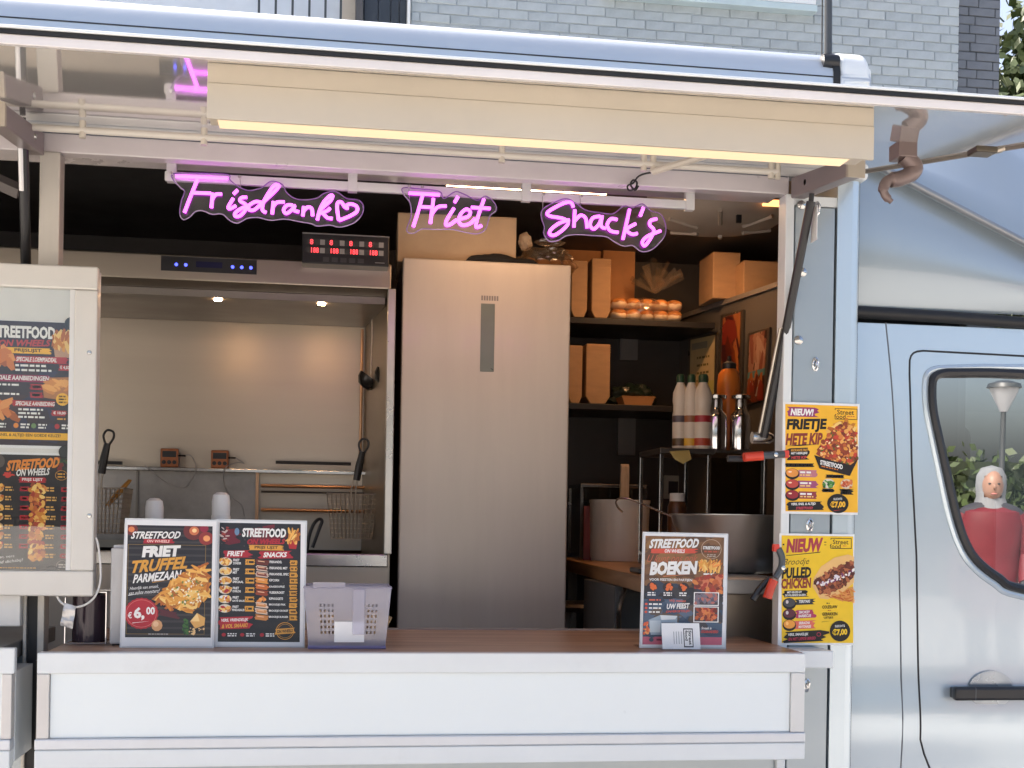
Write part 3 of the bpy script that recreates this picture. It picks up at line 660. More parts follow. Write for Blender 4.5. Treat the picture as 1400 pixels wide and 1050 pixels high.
# pressed rim round the window
rimp = []
for v in wins:
    c_ = Vector((2.1, 0, 1.78)); d_ = (v-c_).normalized(); rimp.append((v.x+d_.x*.021, ybody(v.x, v.z)+.004, v.z+d_.z*.021))
MB().tube(rimp, .011, 8, closed=True).build('window_rim', SILVER, cdoor, smooth=True)
zm = 1.78
gl = MB().add([(1.62, GLY+.012-math.sin(GT)*(1.35-zm)*-1, 1.35), (2.66, GLY+.012-math.sin(GT)*(1.35-zm)*-1, 1.35), (2.66, GLY+.012+math.sin(GT)*(zm-2.03), 2.03), (1.62, GLY+.012+math.sin(GT)*(zm-2.03), 2.03)], [(0, 1, 2, 3)])
# the glass leans: top edge nearer the street
vv = []
for x, z in ((1.62, 1.36), (2.66, 1.36), (2.66, 2.035), (1.62, 2.035)): vv.append((x, GLY+.022-math.tan(GT)*(z-zm), z))
gl = MB().add(vv, [(0, 1, 2, 3)])
gl.build('window_glass', CABGLASS, cdoor)
sl = [pt(x, y, CY-.003) for x, y in ((1214, 440), (1222, 540), (1228, 700), (1232, 880), (1232, 1060))]
MB().tube([(v.x, ybody(v.x, v.z)+.0012, v.z) for v in crom(sl, 6)], .0028, 6).build('pillar_seam', mat('seam_grey', (.12, .13, .14), .5), truck)
hb_ = pt(1352, 945, CY); hx0, hx1 = pt(1295, 945, CY).x, pt(1420, 945, CY).x
hy = ybody(2, hb_.z)
hd_ = MB().box(hx0, hx1, hy-.042, hy-.016, hb_.z-.020, hb_.z+.018).build('door_handle', BLACKP, cdoor, bevel=.008, seg=3, smooth=True)
MB().box(hx0+.004, hx0+.040, hy-.020, hy+.002, hb_.z-.016, hb_.z+.014).build('handle_foot', BLACKP, hd_, bevel=.004)
MB().box(hx0+.0585, hx0+.060, hy-.0425, hy-.02, hb_.z-.018, hb_.z+.016).build('handle_joint', MATS['seam_grey'], hd_)
MB().lathe([(0, .0), (.05, -.0006), (.058, -.0016), (.064, 0)], (pt(1352, 945, CY).x, hy-.0035, hb_.z+.005), 32, 1.05, .82, 'y').build('handle_dish', mat('silver_dish', (.36, .40, .44), .28, .6, coat=1.), cdoor, smooth=True)
# cab innards and far side
MB().box(1.96, 3.5, 2.1, 2.13, .45, 2.17).build('cab_far_side', SILVER2, truck)
MB().box(1.96, 3.4, .14, 2.1, .45, .75).build('cab_floor', BLACK, truck)
CABIN = mat('cabin_dark', (.03, .03, .032), .6)
MB().box(1.41, 1.90, .40, .42, .75, 2.50).build('cab_rear_wall', CABIN, truck)
st_ = MB().box(2.0, 2.5, .50, 1.0, .9, 1.22).box(1.95, 2.11, .50, 1.0, 1.2, 1.72).build('cab_seat', CABIN, truck, bevel=.05, seg=3)
MB().box(1.97, 2.08, .62, .88, 1.74, 1.94).build('headrest', CABIN, st_, bevel=.04, seg=3)
MB().box(2.5, 3.1, .15, 2.05, .9, 1.35).build('dashboard', CABIN, truck, bevel=.06, seg=3)
MB().box(1.96, 3.4, .12, 2.1, 2.13, 2.17).box(1.41, 1.96, .12, .399, 2.13, 2.17).build('cab_roof', SILVER, truck)
# overcab fairing: flat side under a raking crease, sloping face above
cr0, cr1 = pt(1186, 220, .06), pt(1400, 332, .06)
sl_ = (cr1.z-cr0.z)/(cr1.x-cr0.x)
oc = MB(); cols = 46; prev = None
for i in range(cols+1):
    x = 1.4065+i*(3.2-1.4065)/cols
    zc_ = max(2.24, cr0.z+sl_*(x-cr0.x)); ring = []
    zb_ = 2.205
    for k in range(9):                    # side face, gently bulged
        t = k/8; z = zb_+(zc_-zb_)*t; ring.append((x, .055+.035*(1-math.sin(math.pi*min(1, .12+t*.95)))*.9+.02*(1-t)*(1-t), z))
    for k in range(1, 5):                 # rounded crease
        a_ = R(62*k/4); ring.append((x, .058+.022*math.sin(a_)*.9+.0*k, zc_+.022*(1-math.cos(a_))*1.4+.006*k))
    top = zc_+.55*max(.0, 1-(x-1.4)/2.2)
    for k in range(1, 7):
        t = k/6; hh_ = min(.50*max(.2, 1-(x-1.4)/3.4), 2.79-zc_); ring.append((x, .08+.27*min(1, t*1.5)+1.5*max(0, t-.667), zc_+.04+hh_*min(1, t*1.5)+.08*max(0, t-.667)))
    base = len(oc.v); oc.v += ring; n_ = len(ring)
    if i:
        for k in range(n_-1): oc.f.append((base-n_+k, base+k, base+k+1, base-n_+k+1))
oc.build('over_cab_fairing', mat('fairing_paint', (.36, .42, .46), .30, .35, coat=.7, var=.012, vscale=2, rvar=.05), truck, smooth=True, angle=60)
cl = [(1.4065+i*.09, .052, max(2.24, cr0.z+sl_*(1.4065+i*.09-cr0.x))) for i in range(13)]
MB().tube([(x, y+.004, z) for x, y, z in cl], .010, 10).build('fairing_crease', mat('crease_grey', (.26, .27, .28), .35, .4, coat=.5), truck, smooth=True)
zz1 = 2.19
MB().tube([(1.408, .085, zz1+.002), (1.7, .082, zz1-.003), (2.0, .082, zz1-.012), (2.6, .09, zz1-.02), (3.2, .1, zz1-.03)], .017, 10).build('fairing_seal', BLACK, truck, smooth=True)
MB().box(1.404, 1.4085, .03, .3, .5, 2.6).build('cab_gap', BLACK, truck)

# ================================================================== PRINTED SHEETS
TXT = {}
def text_mesh(body, bold=0.):
    k = (body, bold)
    if k not in TXT:
        cu = bpy.data.curves.new('lettering', 'FONT'); cu.body = body; cu.resolution_u = 2; cu.offset = bold; cu.fill_mode = 'FRONT'
        o = bpy.data.objects.new('lettering', cu); me = o.to_mesh()
        vs = [v.co.copy() for v in me.vertices]; fs = [tuple(p.vertices) for p in me.polygons]; o.to_mesh_clear()
        bpy.data.objects.remove(o); bpy.data.curves.remove(cu)
        x0 = min(v.x for v in vs); x1 = max(v.x for v in vs); y0 = min(v.y for v in vs); y1 = max(v.y for v in vs)
        TXT[k] = ([((v.x-x0)/(x1-x0), 1-(v.y-y0)/(y1-y0)) for v in vs], fs)
    return TXT[k]
def print_mat():
    m = bpy.data.materials.new('printed_ink'); m.use_nodes = True; n = m.node_tree.nodes; l = m.node_tree.links; b = n['Principled BSDF']
    a = n.new('ShaderNodeVertexColor'); a.layer_name = 'ink'
    nz = n.new('ShaderNodeTexNoise'); nz.inputs['Scale'].default_value = 30; nz.inputs['Detail'].default_value = 5
    tc = n.new('ShaderNodeTexCoord'); l.new(tc.outputs['Object'], nz.inputs['Vector'])
    mr = n.new('ShaderNodeMapRange'); mr.inputs[3].default_value = .88; mr.inputs[4].default_value = 1.08; l.new(nz.outputs[0], mr.inputs[0])
    mx = n.new('ShaderNodeMix'); mx.data_type = 'RGBA'; mx.blend_type = 'MULTIPLY'; mx.inputs[0].default_value = 1; l.new(a.outputs[0], mx.inputs[6]); l.new(mr.outputs[0], mx.inputs[7])
    l.new(mx.outputs[2], b.inputs['Base Color']); b.inputs['Roughness'].default_value = .42; b.inputs['Specular IOR Level'].default_value = .35
    return m
INK = print_mat()
class Poster:
    """flat print laid on a sheet; drawn in the pixel frame (x0,y0)-(x1,y1)"""
    def __init__(s, tl, U, V, frame, skew=0., seed=1):
        s.tl = Vector(tl); s.U = Vector(U); s.V = Vector(V); s.fr = frame; s.n = s.V.cross(s.U).normalized()
        if s.n.y > 0: s.n = -s.n
        s.v = []; s.f = []; s.c = []; s.lay = 1; s.skew = skew; s.clip = None; s.rr = random.Random(seed)
    def w(s, x, y, lay=None):
        x0, y0, x1, y1 = s.fr; v = (y-y0)/(y1-y0); u = (x-s.skew*v-x0)/(x1-x0)
        return s.tl+s.U*u+s.V*v+s.n*(.00008*(s.lay if lay is None else lay)+.0004)
    def poly(s, pts, c, up=True):
        if up: s.lay += .25
        if s.clip:
            a, b, c2, d = s.clip; pts = [(min(max(x, a+s.skew*0), c2), min(max(y, b), d)) for x, y in pts]
        o = len(s.v); s.v += [s.w(x, y) for x, y in pts]; s.f.append(tuple(range(o, o+len(pts)))); s.c.append(c); return s
    def rect(s, x0, y0, x1, y1, c): return s.poly([(x0, y0), (x1, y0), (x1, y1), (x0, y1)], c)
    def brush(s, x0, y0, x1, y1, c, j=.12, tilt=0.):
        h = y1-y0; r = s.rr; n = 6
        L = [(x0+r.uniform(-j, j)*h, y0+h*k/n) for k in range(n+1)]; Rg = [(x1+r.uniform(-j, j)*h*1.5, y1-h*k/n) for k in range(n+1)]
        pts = L+Rg; cx = (x0+x1)/2
        return s.poly([(x, y+(x-cx)*tilt) for x, y in pts], c)
    def ell(s, cx, cy, rx, ry, c, n=20, saw=0.):
        return s.poly([(cx+rx*(1+(saw if k % 2 else 0))*math.cos(6.2832*k/n), cy+ry*(1+(saw if k % 2 else 0))*math.sin(6.2832*k/n)) for k in range(n)], c)
    def ring(s, x0, y0, x1, y1, t, c):
        s.rect(x0, y0, x1, y0+t, c); s.rect(x0, y1-t, x1, y1, c); s.rect(x0, y0+t, x0+t, y1-t, c); return s.rect(x1-t, y0+t, x1, y1-t, c)
    def circ(s, cx, cy, rx, ry, t, c, n=24):
        s.lay += .25
        for k in range(n):
            a, b = 6.2832*k/n, 6.2832*(k+1)/n
            s.poly([(cx+rx*math.cos(a), cy+ry*math.sin(a)), (cx+rx*math.cos(b), cy+ry*math.sin(b)), (cx+(rx-t)*math.cos(b), cy+(ry-t)*math.sin(b)), (cx+(rx-t)*math.cos(a), cy+(ry-t)*math.sin(a))], c, False)
        return s
    def text(s, body, x0, y0, x1, y1, c, bold=.02, shear=0., tilt=0.):
        vs, fs = text_mesh(body, bold); s.lay += .25; o = len(s.v); h = y1-y0; cx = (x0+x1)/2
        for u, v in vs:
            x = x0+u*(x1-x0)+shear*(.5-v)*h; s.v.append(s.w(x, y0+v*h+(x-cx)*tilt))
        for f in fs: s.f.append(tuple(i+o for i in f)); s.c.append(c)
        return s
    def lines(s, x0, y0, x1, n, dy, h, c, rag=.25, tilt=0.):
        """rows of print too small to read"""
        for i in range(n):
            x = x0; y = y0+i*dy; end = x1-(x1-x0)*s.rr.uniform(0, rag)
            while x < end:
                w_ = s.rr.uniform(1.2, 4)*h; e = min(end, x+w_)
                s.poly([(x, y+(x-x0)*tilt), (e, y+(e-x0)*tilt), (e, y+h+(e-x0)*tilt), (x, y+h+(x-x0)*tilt)], c, False); x = e+h*.7
        s.lay += .25; return s
    def pile(s, poly, n, cols, r0, r1, long=1., ang=None):
        xs = [p[0] for p in poly]; ys = [p[1] for p in poly]; k = 0; t = 0; s.lay += .25
        while k < n and t < n*20:
            t += 1; x = s.rr.uniform(min(xs), max(xs)); y = s.rr.uniform(min(ys), max(ys))
            if not inpoly(x, y, poly): continue
            r = s.rr.uniform(r0, r1); a = s.rr.uniform(0, 3.14) if ang is None else s.rr.gauss(ang, .45); m = 6
            ca, sa = math.cos(a), math.sin(a); pts = []
            for q in range(m):
                b = 6.2832*q/m+.5; ex, ey = r*long*math.cos(b)*s.rr.uniform(.8, 1.15), r*math.sin(b)*s.rr.uniform(.8, 1.15)
                pts.append((x+ex*ca-ey*sa, y+ex*sa+ey*ca))
            s.lay += .02; s.poly(pts, s.rr.choice(cols), False); k += 1
        s.lay += .25; return s
    def build(s, parent, name='print'):
        me = bpy.data.meshes.new(name); me.from_pydata(s.v, [], s.f); me.update()
        ca = me.color_attributes.new('ink', 'FLOAT_COLOR', 'CORNER'); i = 0
        for p, c in zip(me.polygons, s.c):
            for _ in p.loop_indices: ca.data[i].color = (*c, 1); i += 1
        me.materials.append(INK); o = bpy.data.objects.new(name, me); col.objects.link(o); o.parent = parent
        if parent.type == 'EMPTY': o.matrix_parent_inverse = parent.matrix_basis.inverted()
        return o
def sheet(parent, tl, U, V, th, m, name='sheet', grow=0.):
    tl, U, V = Vector(tl), Vector(U), Vector(V); n = V.cross(U).normalized(); n = -n if n.y > 0 else n
    a = [tl, tl+U, tl+U+V, tl+V]; b = [p-n*th for p in a]
    mb = MB().add(a+b, [(3, 2, 1, 0), (4, 5, 6, 7), (0, 1, 5, 4), (1, 2, 6, 5), (2, 3, 7, 6), (3, 0, 4, 7)])
    return mb.build(name, m, parent)
W_ = rgb(238, 236, 232); K_ = rgb(28, 26, 26); RED = rgb(176, 40, 50); GOLD = rgb(222, 160, 62); YEL = rgb(246, 186, 52); YEL2 = rgb(243, 200, 44); BRN = rgb(140, 58, 48)
FRY = [rgb(226, 158, 66), rgb(238, 182, 90), rgb(205, 130, 48), rgb(244, 204, 120), rgb(180, 100, 40)]
MEAT = [rgb(150, 70, 40), rgb(190, 96, 50), rgb(120, 50, 34), rgb(214, 130, 66), rgb(168, 62, 44)]

# ---- two yellow posters on the corner panel
def poster_on_wall(name, label, tlx, tly, brx, bry):
    a = pt(tlx, tly, -.010); b = pt(brx, bry, -.010)
    t = thing(name, label, 'poster', (a.x, -.008, b.z), 0, 'yellow posters taped to the truck corner')
    tl = Vector((a.x, -.0085, a.z)); U = Vector((b.x-a.x, 0, 0)); V = Vector((0, 0, b.z-a.z))
    sheet(t, tl, U, V, .0012, PAPER); return t, tl, U, V
t, tl, U, V = poster_on_wall('poster', 'yellow poster advertising FRIETJE HETE KIP for 7,00', 1071, 549, 1173, 704)
P = Poster(tl, U, V, (118, 55, 718, 955), -16)
P.rect(134, 74, 702, 936, YEL)
P.brush(155, 95, 385, 172, rgb(150, 62, 110), .2).text('NIEUW!', 178, 106, 354, 164, W_, .05, .15)
P.ring(522, 95, 700, 185, 5, K_).rect(516, 110, 545, 180, YEL).text('Street', 540, 106, 672, 145, K_, .01).text('food', 518, 143, 606, 180, K_, .01).lines(618, 155, 685, 1, 8, 7, rgb(200, 110, 50))
P.text('FRIETJE', 146, 188, 455, 298, K_, .05, .1, -.04).text('HETE KIP', 140, 303, 424, 398, BRN, .05, .12, -.05)
P.poly([(142, 412), (250, 396), (385, 392), (250, 408)], K_)
P.brush(155, 424, 325, 520, K_, .2, -.06).text('KROKANTE FRIET', 178, 432, 312, 452, GOLD, .03, .1, -.05).text('MET HEERLIJKE', 178, 458, 305, 480, W_, .03, .1, -.05).text('HETE KIP', 182, 490, 300, 512, rgb(200, 70, 70), .03, .1, -.05)
P.brush(135, 548, 352, 578, K_, .2, -.02).lines(150, 558, 340, 1, 8, 9, rgb(210, 170, 80), 0)
for i, c in enumerate((rgb(232, 150, 70), rgb(196, 78, 66), rgb(150, 44, 52))):
    y = 630+i*87
    P.brush(230, y-30, 378, y+28, (rgb(190, 120, 130), rgb(160, 80, 120), rgb(146, 60, 70))[i], .2).ell(187, y+4, 56, 44, K_).ell(187, y-4, 48, 34, c).ell(170, y-12, 14, 6, rgb(250, 220, 190))
    P.lines(248, y-18, 352, 1, 10, 15, W_, .2).lines(248, y+6, 352, 1, 10, 11, rgb(240, 200, 120), .3)
tray = [(372, 470), (425, 372), (505, 268), (600, 216), (690, 292), (700, 490), (645, 575), (490, 545)]
P.pile([(470, 240), (600, 195), (690, 260), (640, 330), (500, 320)], 40, FRY, 12, 22, 2.4, -.5)
P.poly([(358, 478), (400, 586), (638, 640), (700, 505), (690, 470), (640, 548), (500, 520)], rgb(36, 30, 28))
P.poly(tray, rgb(150, 66, 44)).pile(tray, 190, MEAT+[rgb(226, 150, 66), rgb(200, 70, 50), rgb(236, 170, 90)], 9, 20, 1.3).pile(tray, 36, [rgb(250, 225, 180), rgb(80, 100, 40), rgb(244, 200, 140)], 4, 8, 2.)
P.poly([(358, 480), (400, 586), (638, 640), (702, 505), (642, 552), (500, 520)], rgb(36, 30, 28)).text('STREETFOOD', 405, 533, 582, 572, W_, .04, 0, .2).lines(415, 562, 545, 1, 8, 9, rgb(210, 120, 60), 0, .2)
P.brush(450, 634, 592, 660, K_, .2).lines(466, 642, 570, 1, 8, 9, W_, 0)
P.ell(470, 706, 48, 40, rgb(220, 210, 190)).pile([(430, 680), (510, 680), (510, 735), (430, 735)], 30, [rgb(70, 130, 60), rgb(110, 160, 80), rgb(40, 90, 50)], 7, 13)
P.ell(612, 706, 48, 40, rgb(220, 200, 170)).pile([(572, 680), (652, 680), (652, 735), (572, 735)], 30, [rgb(190, 80, 50), rgb(214, 120, 70)], 7, 13)
P.brush(420, 748, 508, 776, K_, .2).lines(432, 756, 492, 1, 8, 11, W_, 0).brush(560, 748, 660, 792, K_, .2).lines(578, 755, 642, 2, 18, 11, W_, .1)
P.brush(155, 856, 425, 924, K_, .25, -.03).text('VERS, SNEL & ALTIJD', 175, 864, 368, 890, W_, .03, .1, -.04).text('STREETFOOD!', 215, 896, 345, 918, rgb(206, 70, 90), .03, .1, -.04)
P.ell(543, 866, 84, 78, K_, 26).text('SLECHTS', 508, 820, 576, 838, W_, .02, 0, -.05).text('€7,00', 482, 846, 602, 906, YEL, .05, 0, -.04).poly([(510, 922), (590, 912), (510, 928)], RED)
P.build(t)
t, tl, U, V = poster_on_wall('poster', 'yellow poster advertising BROODJE PULLED CHICKEN for 7,00', 1066, 729, 1166, 882)
P = Poster(tl, U, V, (95, 100, 650, 950), -14, 5)
P.rect(110, 116, 640, 934, YEL2)
P.text('NIEUW', 148, 136, 412, 244, rgb(170, 62, 74), .06, .1, -.05).poly([(142, 268), (400, 236), (390, 244), (145, 272)], K_)
for a in ((118, 180, 130, 192), (424, 160, 440, 166), (424, 182, 440, 186)): P.rect(*a, K_)
P.ring(472, 130, 628, 212, 5, K_).rect(466, 144, 492, 208, YEL2).text('Street', 488, 142, 604, 178, K_, .01).text('food', 466, 176, 548, 210, K_, .01).lines(562, 186, 600, 1, 8, 7, rgb(210, 130, 50))
P.text('Broodje', 126, 290, 312, 352, K_, -.004, .35, -.06).text('PULLED', 113, 358, 328, 442, K_, .05, .06, -.05).text('CHICKEN', 107, 440, 326, 520, BRN, .05, .06, -.05)
P.brush(122, 534, 300, 584, K_, .2, -.04).text('MET KEUZE UIT', 150, 540, 258, 556, W_, .03, 0, -.04).text('DE VOLGENDE SAUZEN', 136, 562, 286, 578, W_, .03, 0, -.04)
for i, (c, pc, l1, l2) in enumerate(((rgb(70, 70, 74), rgb(52, 52, 54), 'TERIYAKI', None), (rgb(96, 44, 60), rgb(176, 60, 96), 'SMOKEY', 'BARBECUE'), (rgb(238, 160, 66), rgb(226, 110, 92), 'SRIRACHA', 'MAYONAISE'))):
    y = 632+i*82
    P.brush(212, y-32, 350, y+(10 if i == 0 else 30), pc, .2, -.05).ell(166, y+4, 50, 44, K_).ell(166, y-4, 43, 33, c).ell(150, y-10, 10, 14, rgb(210, 200, 200) if i < 2 else rgb(255, 200, 120))
    P.text(l1, 236, y-26, 318, y-4, W_, .03, .05, -.05)
    if l2: P.text(l2, 234, y+2, 326, y+24, W_, .03, .05, -.05)
bun = [(335, 500), (345, 440), (400, 350), (500, 280), (600, 255), (645, 270), (645, 470), (560, 545), (450, 600), (390, 592)]
P.poly([(420, 560), (640, 500), (645, 620), (540, 610)], rgb(214, 150, 70)).poly(bun, rgb(232, 186, 120)).poly([(352, 430), (400, 352), (500, 284), (600, 258), (642, 272), (640, 300), (520, 345), (420, 400)], rgb(238, 190, 120))
fil = [(350, 470), (420, 410), (540, 345), (642, 305), (642, 430), (560, 500), (450, 560), (390, 555)]
P.poly(fil, rgb(96, 48, 34)).pile(fil, 150, [rgb(110, 52, 36), rgb(150, 80, 50), rgb(84, 40, 30), rgb(180, 104, 66)], 7, 15, 1.8).pile([(370, 470), (480, 430), (640, 370), (642, 395), (500, 470), (400, 500)], 40, [rgb(244, 236, 226), rgb(226, 214, 220), rgb(120, 60, 100)], 5, 11, 1.6)
P.pile([(430, 575), (640, 520), (640, 620), (520, 605)], 50, [rgb(206, 120, 50), rgb(190, 90, 46), rgb(224, 150, 80)], 3, 6, 5, .3)
P.lines(440, 626, 462, 1, 8, 8, K_, 0).text('COLESLAW', 408, 646, 520, 670, K_, .02, 0, -.03).lines(450, 682, 470, 1, 8, 6, RED, 0).text('GEBAKKEN', 408, 700, 520, 724, K_, .02, 0, -.03).text('UITJES', 420, 732, 490, 752, K_, .02, 0, -.03).poly([(404, 772), (482, 764), (404, 775)], K_)
P.brush(135, 842, 428, 926, K_, .3, -.06).text('VERS, SMAKELIJK', 155, 858, 305, 884, W_, .03, .1, -.04).text('EN MET LIEFDE BEREID', 160, 890, 360, 912, rgb(190, 50, 80), .03, .1, -.05).circ(382, 868, 16, 16, 4, rgb(190, 50, 80), 12)
P.ell(540, 842, 76, 80, K_, 26).text('SLECHTS', 502, 795, 576, 812, W_, .02, 0, -.05).text('€7,00', 482, 824, 594, 882, YEL2, .05, 0, -.05)
P.build(t)

# ---- counter signs: print in clear holders, leaning back a little
def stand_sign(name, label, pxs, Yb, lean, back=True):
    """pxs: tl, tr, br, bl photo pixels of the white sheet; foot on the counter at Yb"""
    bl = pt(*pxs[3], Yb); br = pt(*pxs[2], Yb); tl = pt(*pxs[0], Yb+lean); tr_ = pt(*pxs[1], Yb+lean)
    U = ((br-bl)+(tr_-tl))/2; U.z = (br.z-bl.z)*.4; V = ((bl-tl)+(br-tr_))/2
    off = CZ+.0045-min(bl.z, (tl+V).z, (tl+V+U).z); tl.z += off
    t = thing(name, label, 'sign', ((tl+V).x, Yb, CZ), 0)
    sheet(t, tl, U, V, .0015, PAPER)
    n = V.cross(U).normalized(); n = -n if n.y > 0 else n
    mrg = .004; Un, Vn = U.normalized(), V.normalized()
    tl2 = tl-Un*mrg-Vn*mrg; U2 = U+Un*2*mrg; V2 = V+Vn*2*mrg
    HOLD = clear('holder_acrylic', (1, 1, 1), -.01, .03)
    MB().add([tl2+n*.0052, tl2+U2+n*.0052, tl2+U2+V2+n*.0052, tl2+V2+n*.0052], [(3, 2, 1, 0)]).build('cover', HOLD, t)
    sheet(t, tl2-n*.0018, U2, V2, .0014, MATS['back_acrylic'] if 'back_acrylic' in MATS else mat('back_acrylic', (.7, .71, .72), .25), 'back_plate')
    b0 = tl2+V2; MB().add([b0+n*.0052, b0+U2+n*.0052, b0+U2+Vector((0, .07, 0)), b0+Vector((0, .07, 0)), b0+n*.0052-Vn*.0025, b0+U2+n*.0052-Vn*.0025, b0+U2+Vector((0, .07, .0025)), b0+Vector((0, .07, .0025))],
                          [(0, 3, 2, 1), (4, 5, 6, 7), (0, 1, 5, 4), (1, 2, 6, 5), (2, 3, 7, 6), (3, 0, 4, 7)]).build('foot', HOLD, t)
    return t, tl, U, V
# truffle fries sign
t, tl, U, V = stand_sign('counter_sign', 'dark A4 counter sign for FRIET TRUFFEL PARMEZAAN at 6,00 euro', ((173, 710), (296, 713.5), (290, 884), (166, 883)), -.10, .035)
P = Poster(tl, U, V, (112, 98, 733, 972), -32, 11)
P.skew = -14; P.clip = (122, 134, 708, 912); P.rect(122, 134, 708, 912, rgb(44, 40, 40))
for y in range(150, 905, 46): P.rect(122, y, 708, y+15, rgb(66, 60, 58))
for (x, y, r_, c) in ((148, 165, 44, rgb(120, 50, 44)), (148, 165, 22, rgb(226, 130, 80)), (575, 170, 70, rgb(110, 46, 40)), (580, 168, 34, rgb(214, 120, 74)), (582, 166, 16, rgb(250, 210, 150)), (665, 220, 52, rgb(150, 56, 50)), (668, 220, 24, rgb(240, 160, 100)), (650, 150, 30, rgb(150, 40, 60))): P.ell(x, y, r_, r_*.9, c)
P.ring(128, 268, 664, 890, 3, rgb(150, 120, 60))
P.text('STREETFOOD', 152, 176, 486, 228, W_, .03, .35, -.02).brush(232, 230, 440, 260, RED, .3, -.02).text('ON WHEELS', 256, 235, 412, 254, rgb(240, 200, 190), .03, .2)
P.text('FRIET', 228, 276, 486, 354, W_, .06, .12, -.04).text('TRUFFEL', 150, 366, 545, 452, GOLD, .04, .3, -.10).text('PARMEZAAN', 172, 462, 494, 522, W_, .03, .2, -.11).poly([(300, 530), (420, 512), (300, 535)], GOLD)
P.text('Heerlijk van smaak,', 148, 556, 344, 584, W_, 0, .3, -.1).text('van echte meesters!', 142, 586, 350, 612, W_, 0, .3, -.1).poly([(135, 622), (240, 606), (140, 626)], W_)
fp = [(296, 650), (420, 545), (545, 440), (640, 408), (690, 480), (692, 620), (545, 738), (420, 700)]
P.poly([(296, 655), (340, 690), (545, 745), (700, 640), (700, 600), (545, 700)], rgb(30, 26, 26)).poly(fp, rgb(176, 110, 50)).pile(fp, 120, FRY, 11, 15, 4.2, -.85).pile(fp, 40, FRY, 10, 14, 4., .5).pile([(400, 600), (560, 490), (660, 540), (640, 660), (500, 700)], 70, [rgb(250, 244, 226), rgb(240, 226, 190), rgb(120, 130, 60)], 3, 8, 1.6)
P.ell(230, 748, 112, 104, RED, 44, .05).circ(230, 748, 104, 96, 3, rgb(220, 120, 110)).text('€', 138, 738, 166, 782, W_, .02).text('6,', 178, 704, 252, 796, W_, .045).text('00', 262, 702, 322, 756, W_, .04).poly([(170, 812), (290, 800), (170, 816)], W_)
P.brush(355, 728, 480, 772, rgb(90, 40, 44), .3, .2).ell(338, 830, 38, 40, rgb(214, 160, 110), 10).ell(330, 820, 20, 20, rgb(236, 194, 150), 9)
P.poly([(565, 800), (612, 742), (668, 775), (664, 826), (600, 850)], rgb(226, 172, 96)).poly([(565, 800), (612, 742), (630, 800)], rgb(246, 210, 140)).pile([(520, 790), (550, 790), (550, 890), (520, 890)], 26, [rgb(70, 110, 50), rgb(46, 80, 40)], 7, 13).pile([(560, 845), (690, 850), (690, 890), (560, 890)], 16, [rgb(240, 200, 140)], 4, 10)
P.lines(280, 886, 420, 1, 8, 6, rgb(190, 180, 170), 0)
P.build(t)
# price list sign
t, tl, U, V = stand_sign('counter_sign', 'dark A4 counter sign with the PRIJS LIJST of friet and snacks', ((297.5, 714), (417, 717), (414, 886), (292, 885)), -.085, .035)
P = Poster(tl, U, V, (735, 120, 1338, 982), -26, 12)
P.skew = -10; P.clip = (750, 134, 1306, 956); P.rect(750, 134, 1306, 956, rgb(40, 37, 37))
for i in range(14): x = P.rr.uniform(755, 1180); P.brush(x, 140+P.rr.uniform(0, 160), x+P.rr.uniform(40, 110), 150+P.rr.uniform(0, 165), rgb(110, 30, 40), .3, -.2)
for k in range(18): P.ell(P.rr.uniform(760, 1295), P.rr.uniform(140, 950), 4, 4, rgb(96, 80, 70), 6)
P.pile([(755, 165), (812, 165), (812, 260), (755, 260)], 14, [rgb(200, 180, 170), rgb(160, 60, 50)], 4, 8, 3., 0).ell(868, 195, 16, 26, rgb(110, 140, 170))
P.text('STREETFOOD', 905, 168, 1205, 232, W_, .045, .08).text('ON WHEELS', 938, 242, 1198, 280, RED, .05, .25, -.02).brush(955, 286, 1180, 322, GOLD, .25).text('PRIJS LIJST', 990, 292, 1150, 316, K_, .03)
P.poly([(1215, 235), (1290, 240), (1275, 310), (1228, 308)], rgb(180, 40, 40)).pile([(1215, 190), (1300, 185), (1290, 250), (1220, 250)], 26, FRY, 7, 10, 4., -1.3)
P.brush(782, 326, 962, 376, RED, .3, -.03).text('FRIET', 806, 330, 918, 366, W_, .04, .2, -.03).brush(1022, 326, 1242, 378, RED, .3, -.03).text('SNACKS', 1052, 334, 1212, 370, W_, .04, .2, -.03)
for i, (a, b) in enumerate((('FRIET', 'ZONDER'), ('FRIET', 'MET'), ('FRIET', 'SPECIAAL'), ('FRIET', 'OORLOG'), ('FRIET', 'SATÉ SAUS'), ('FRIET', 'PINDASAUS'))):
    y = 405+i*64.5
    P.ell(794, y, 45, 29, rgb(226, 214, 196)).pile([(760, y-14), (828, y-14), (828, y+14), (760, y+14)], 20, FRY+([RED, W_] if i > 1 else []), 7, 11, 1.8)
    P.text(a, 846, y-20, 888, y-3, W_, .03).text(b, 844, y+2, 846+len(b)*9, y+18, W_, .03)
    P.brush(930, y-18, 990, y+20, GOLD, .1).text('€', 936, y-9, 948, y+10, K_, .02).lines(952, y-7, 986, 1, 8, 15, K_, 0)
nm = ('FRIKANDEL', 'FRIKANDEL MET', 'FRIKANDEL SPEC', 'KIPCORN', 'KAASSOUFFLÉ', 'VLEESKROKET', 'KIPNUGGETS', 'BROODJE FRIK', 'BROODJE KROKET', 'BROODJE BURGER')
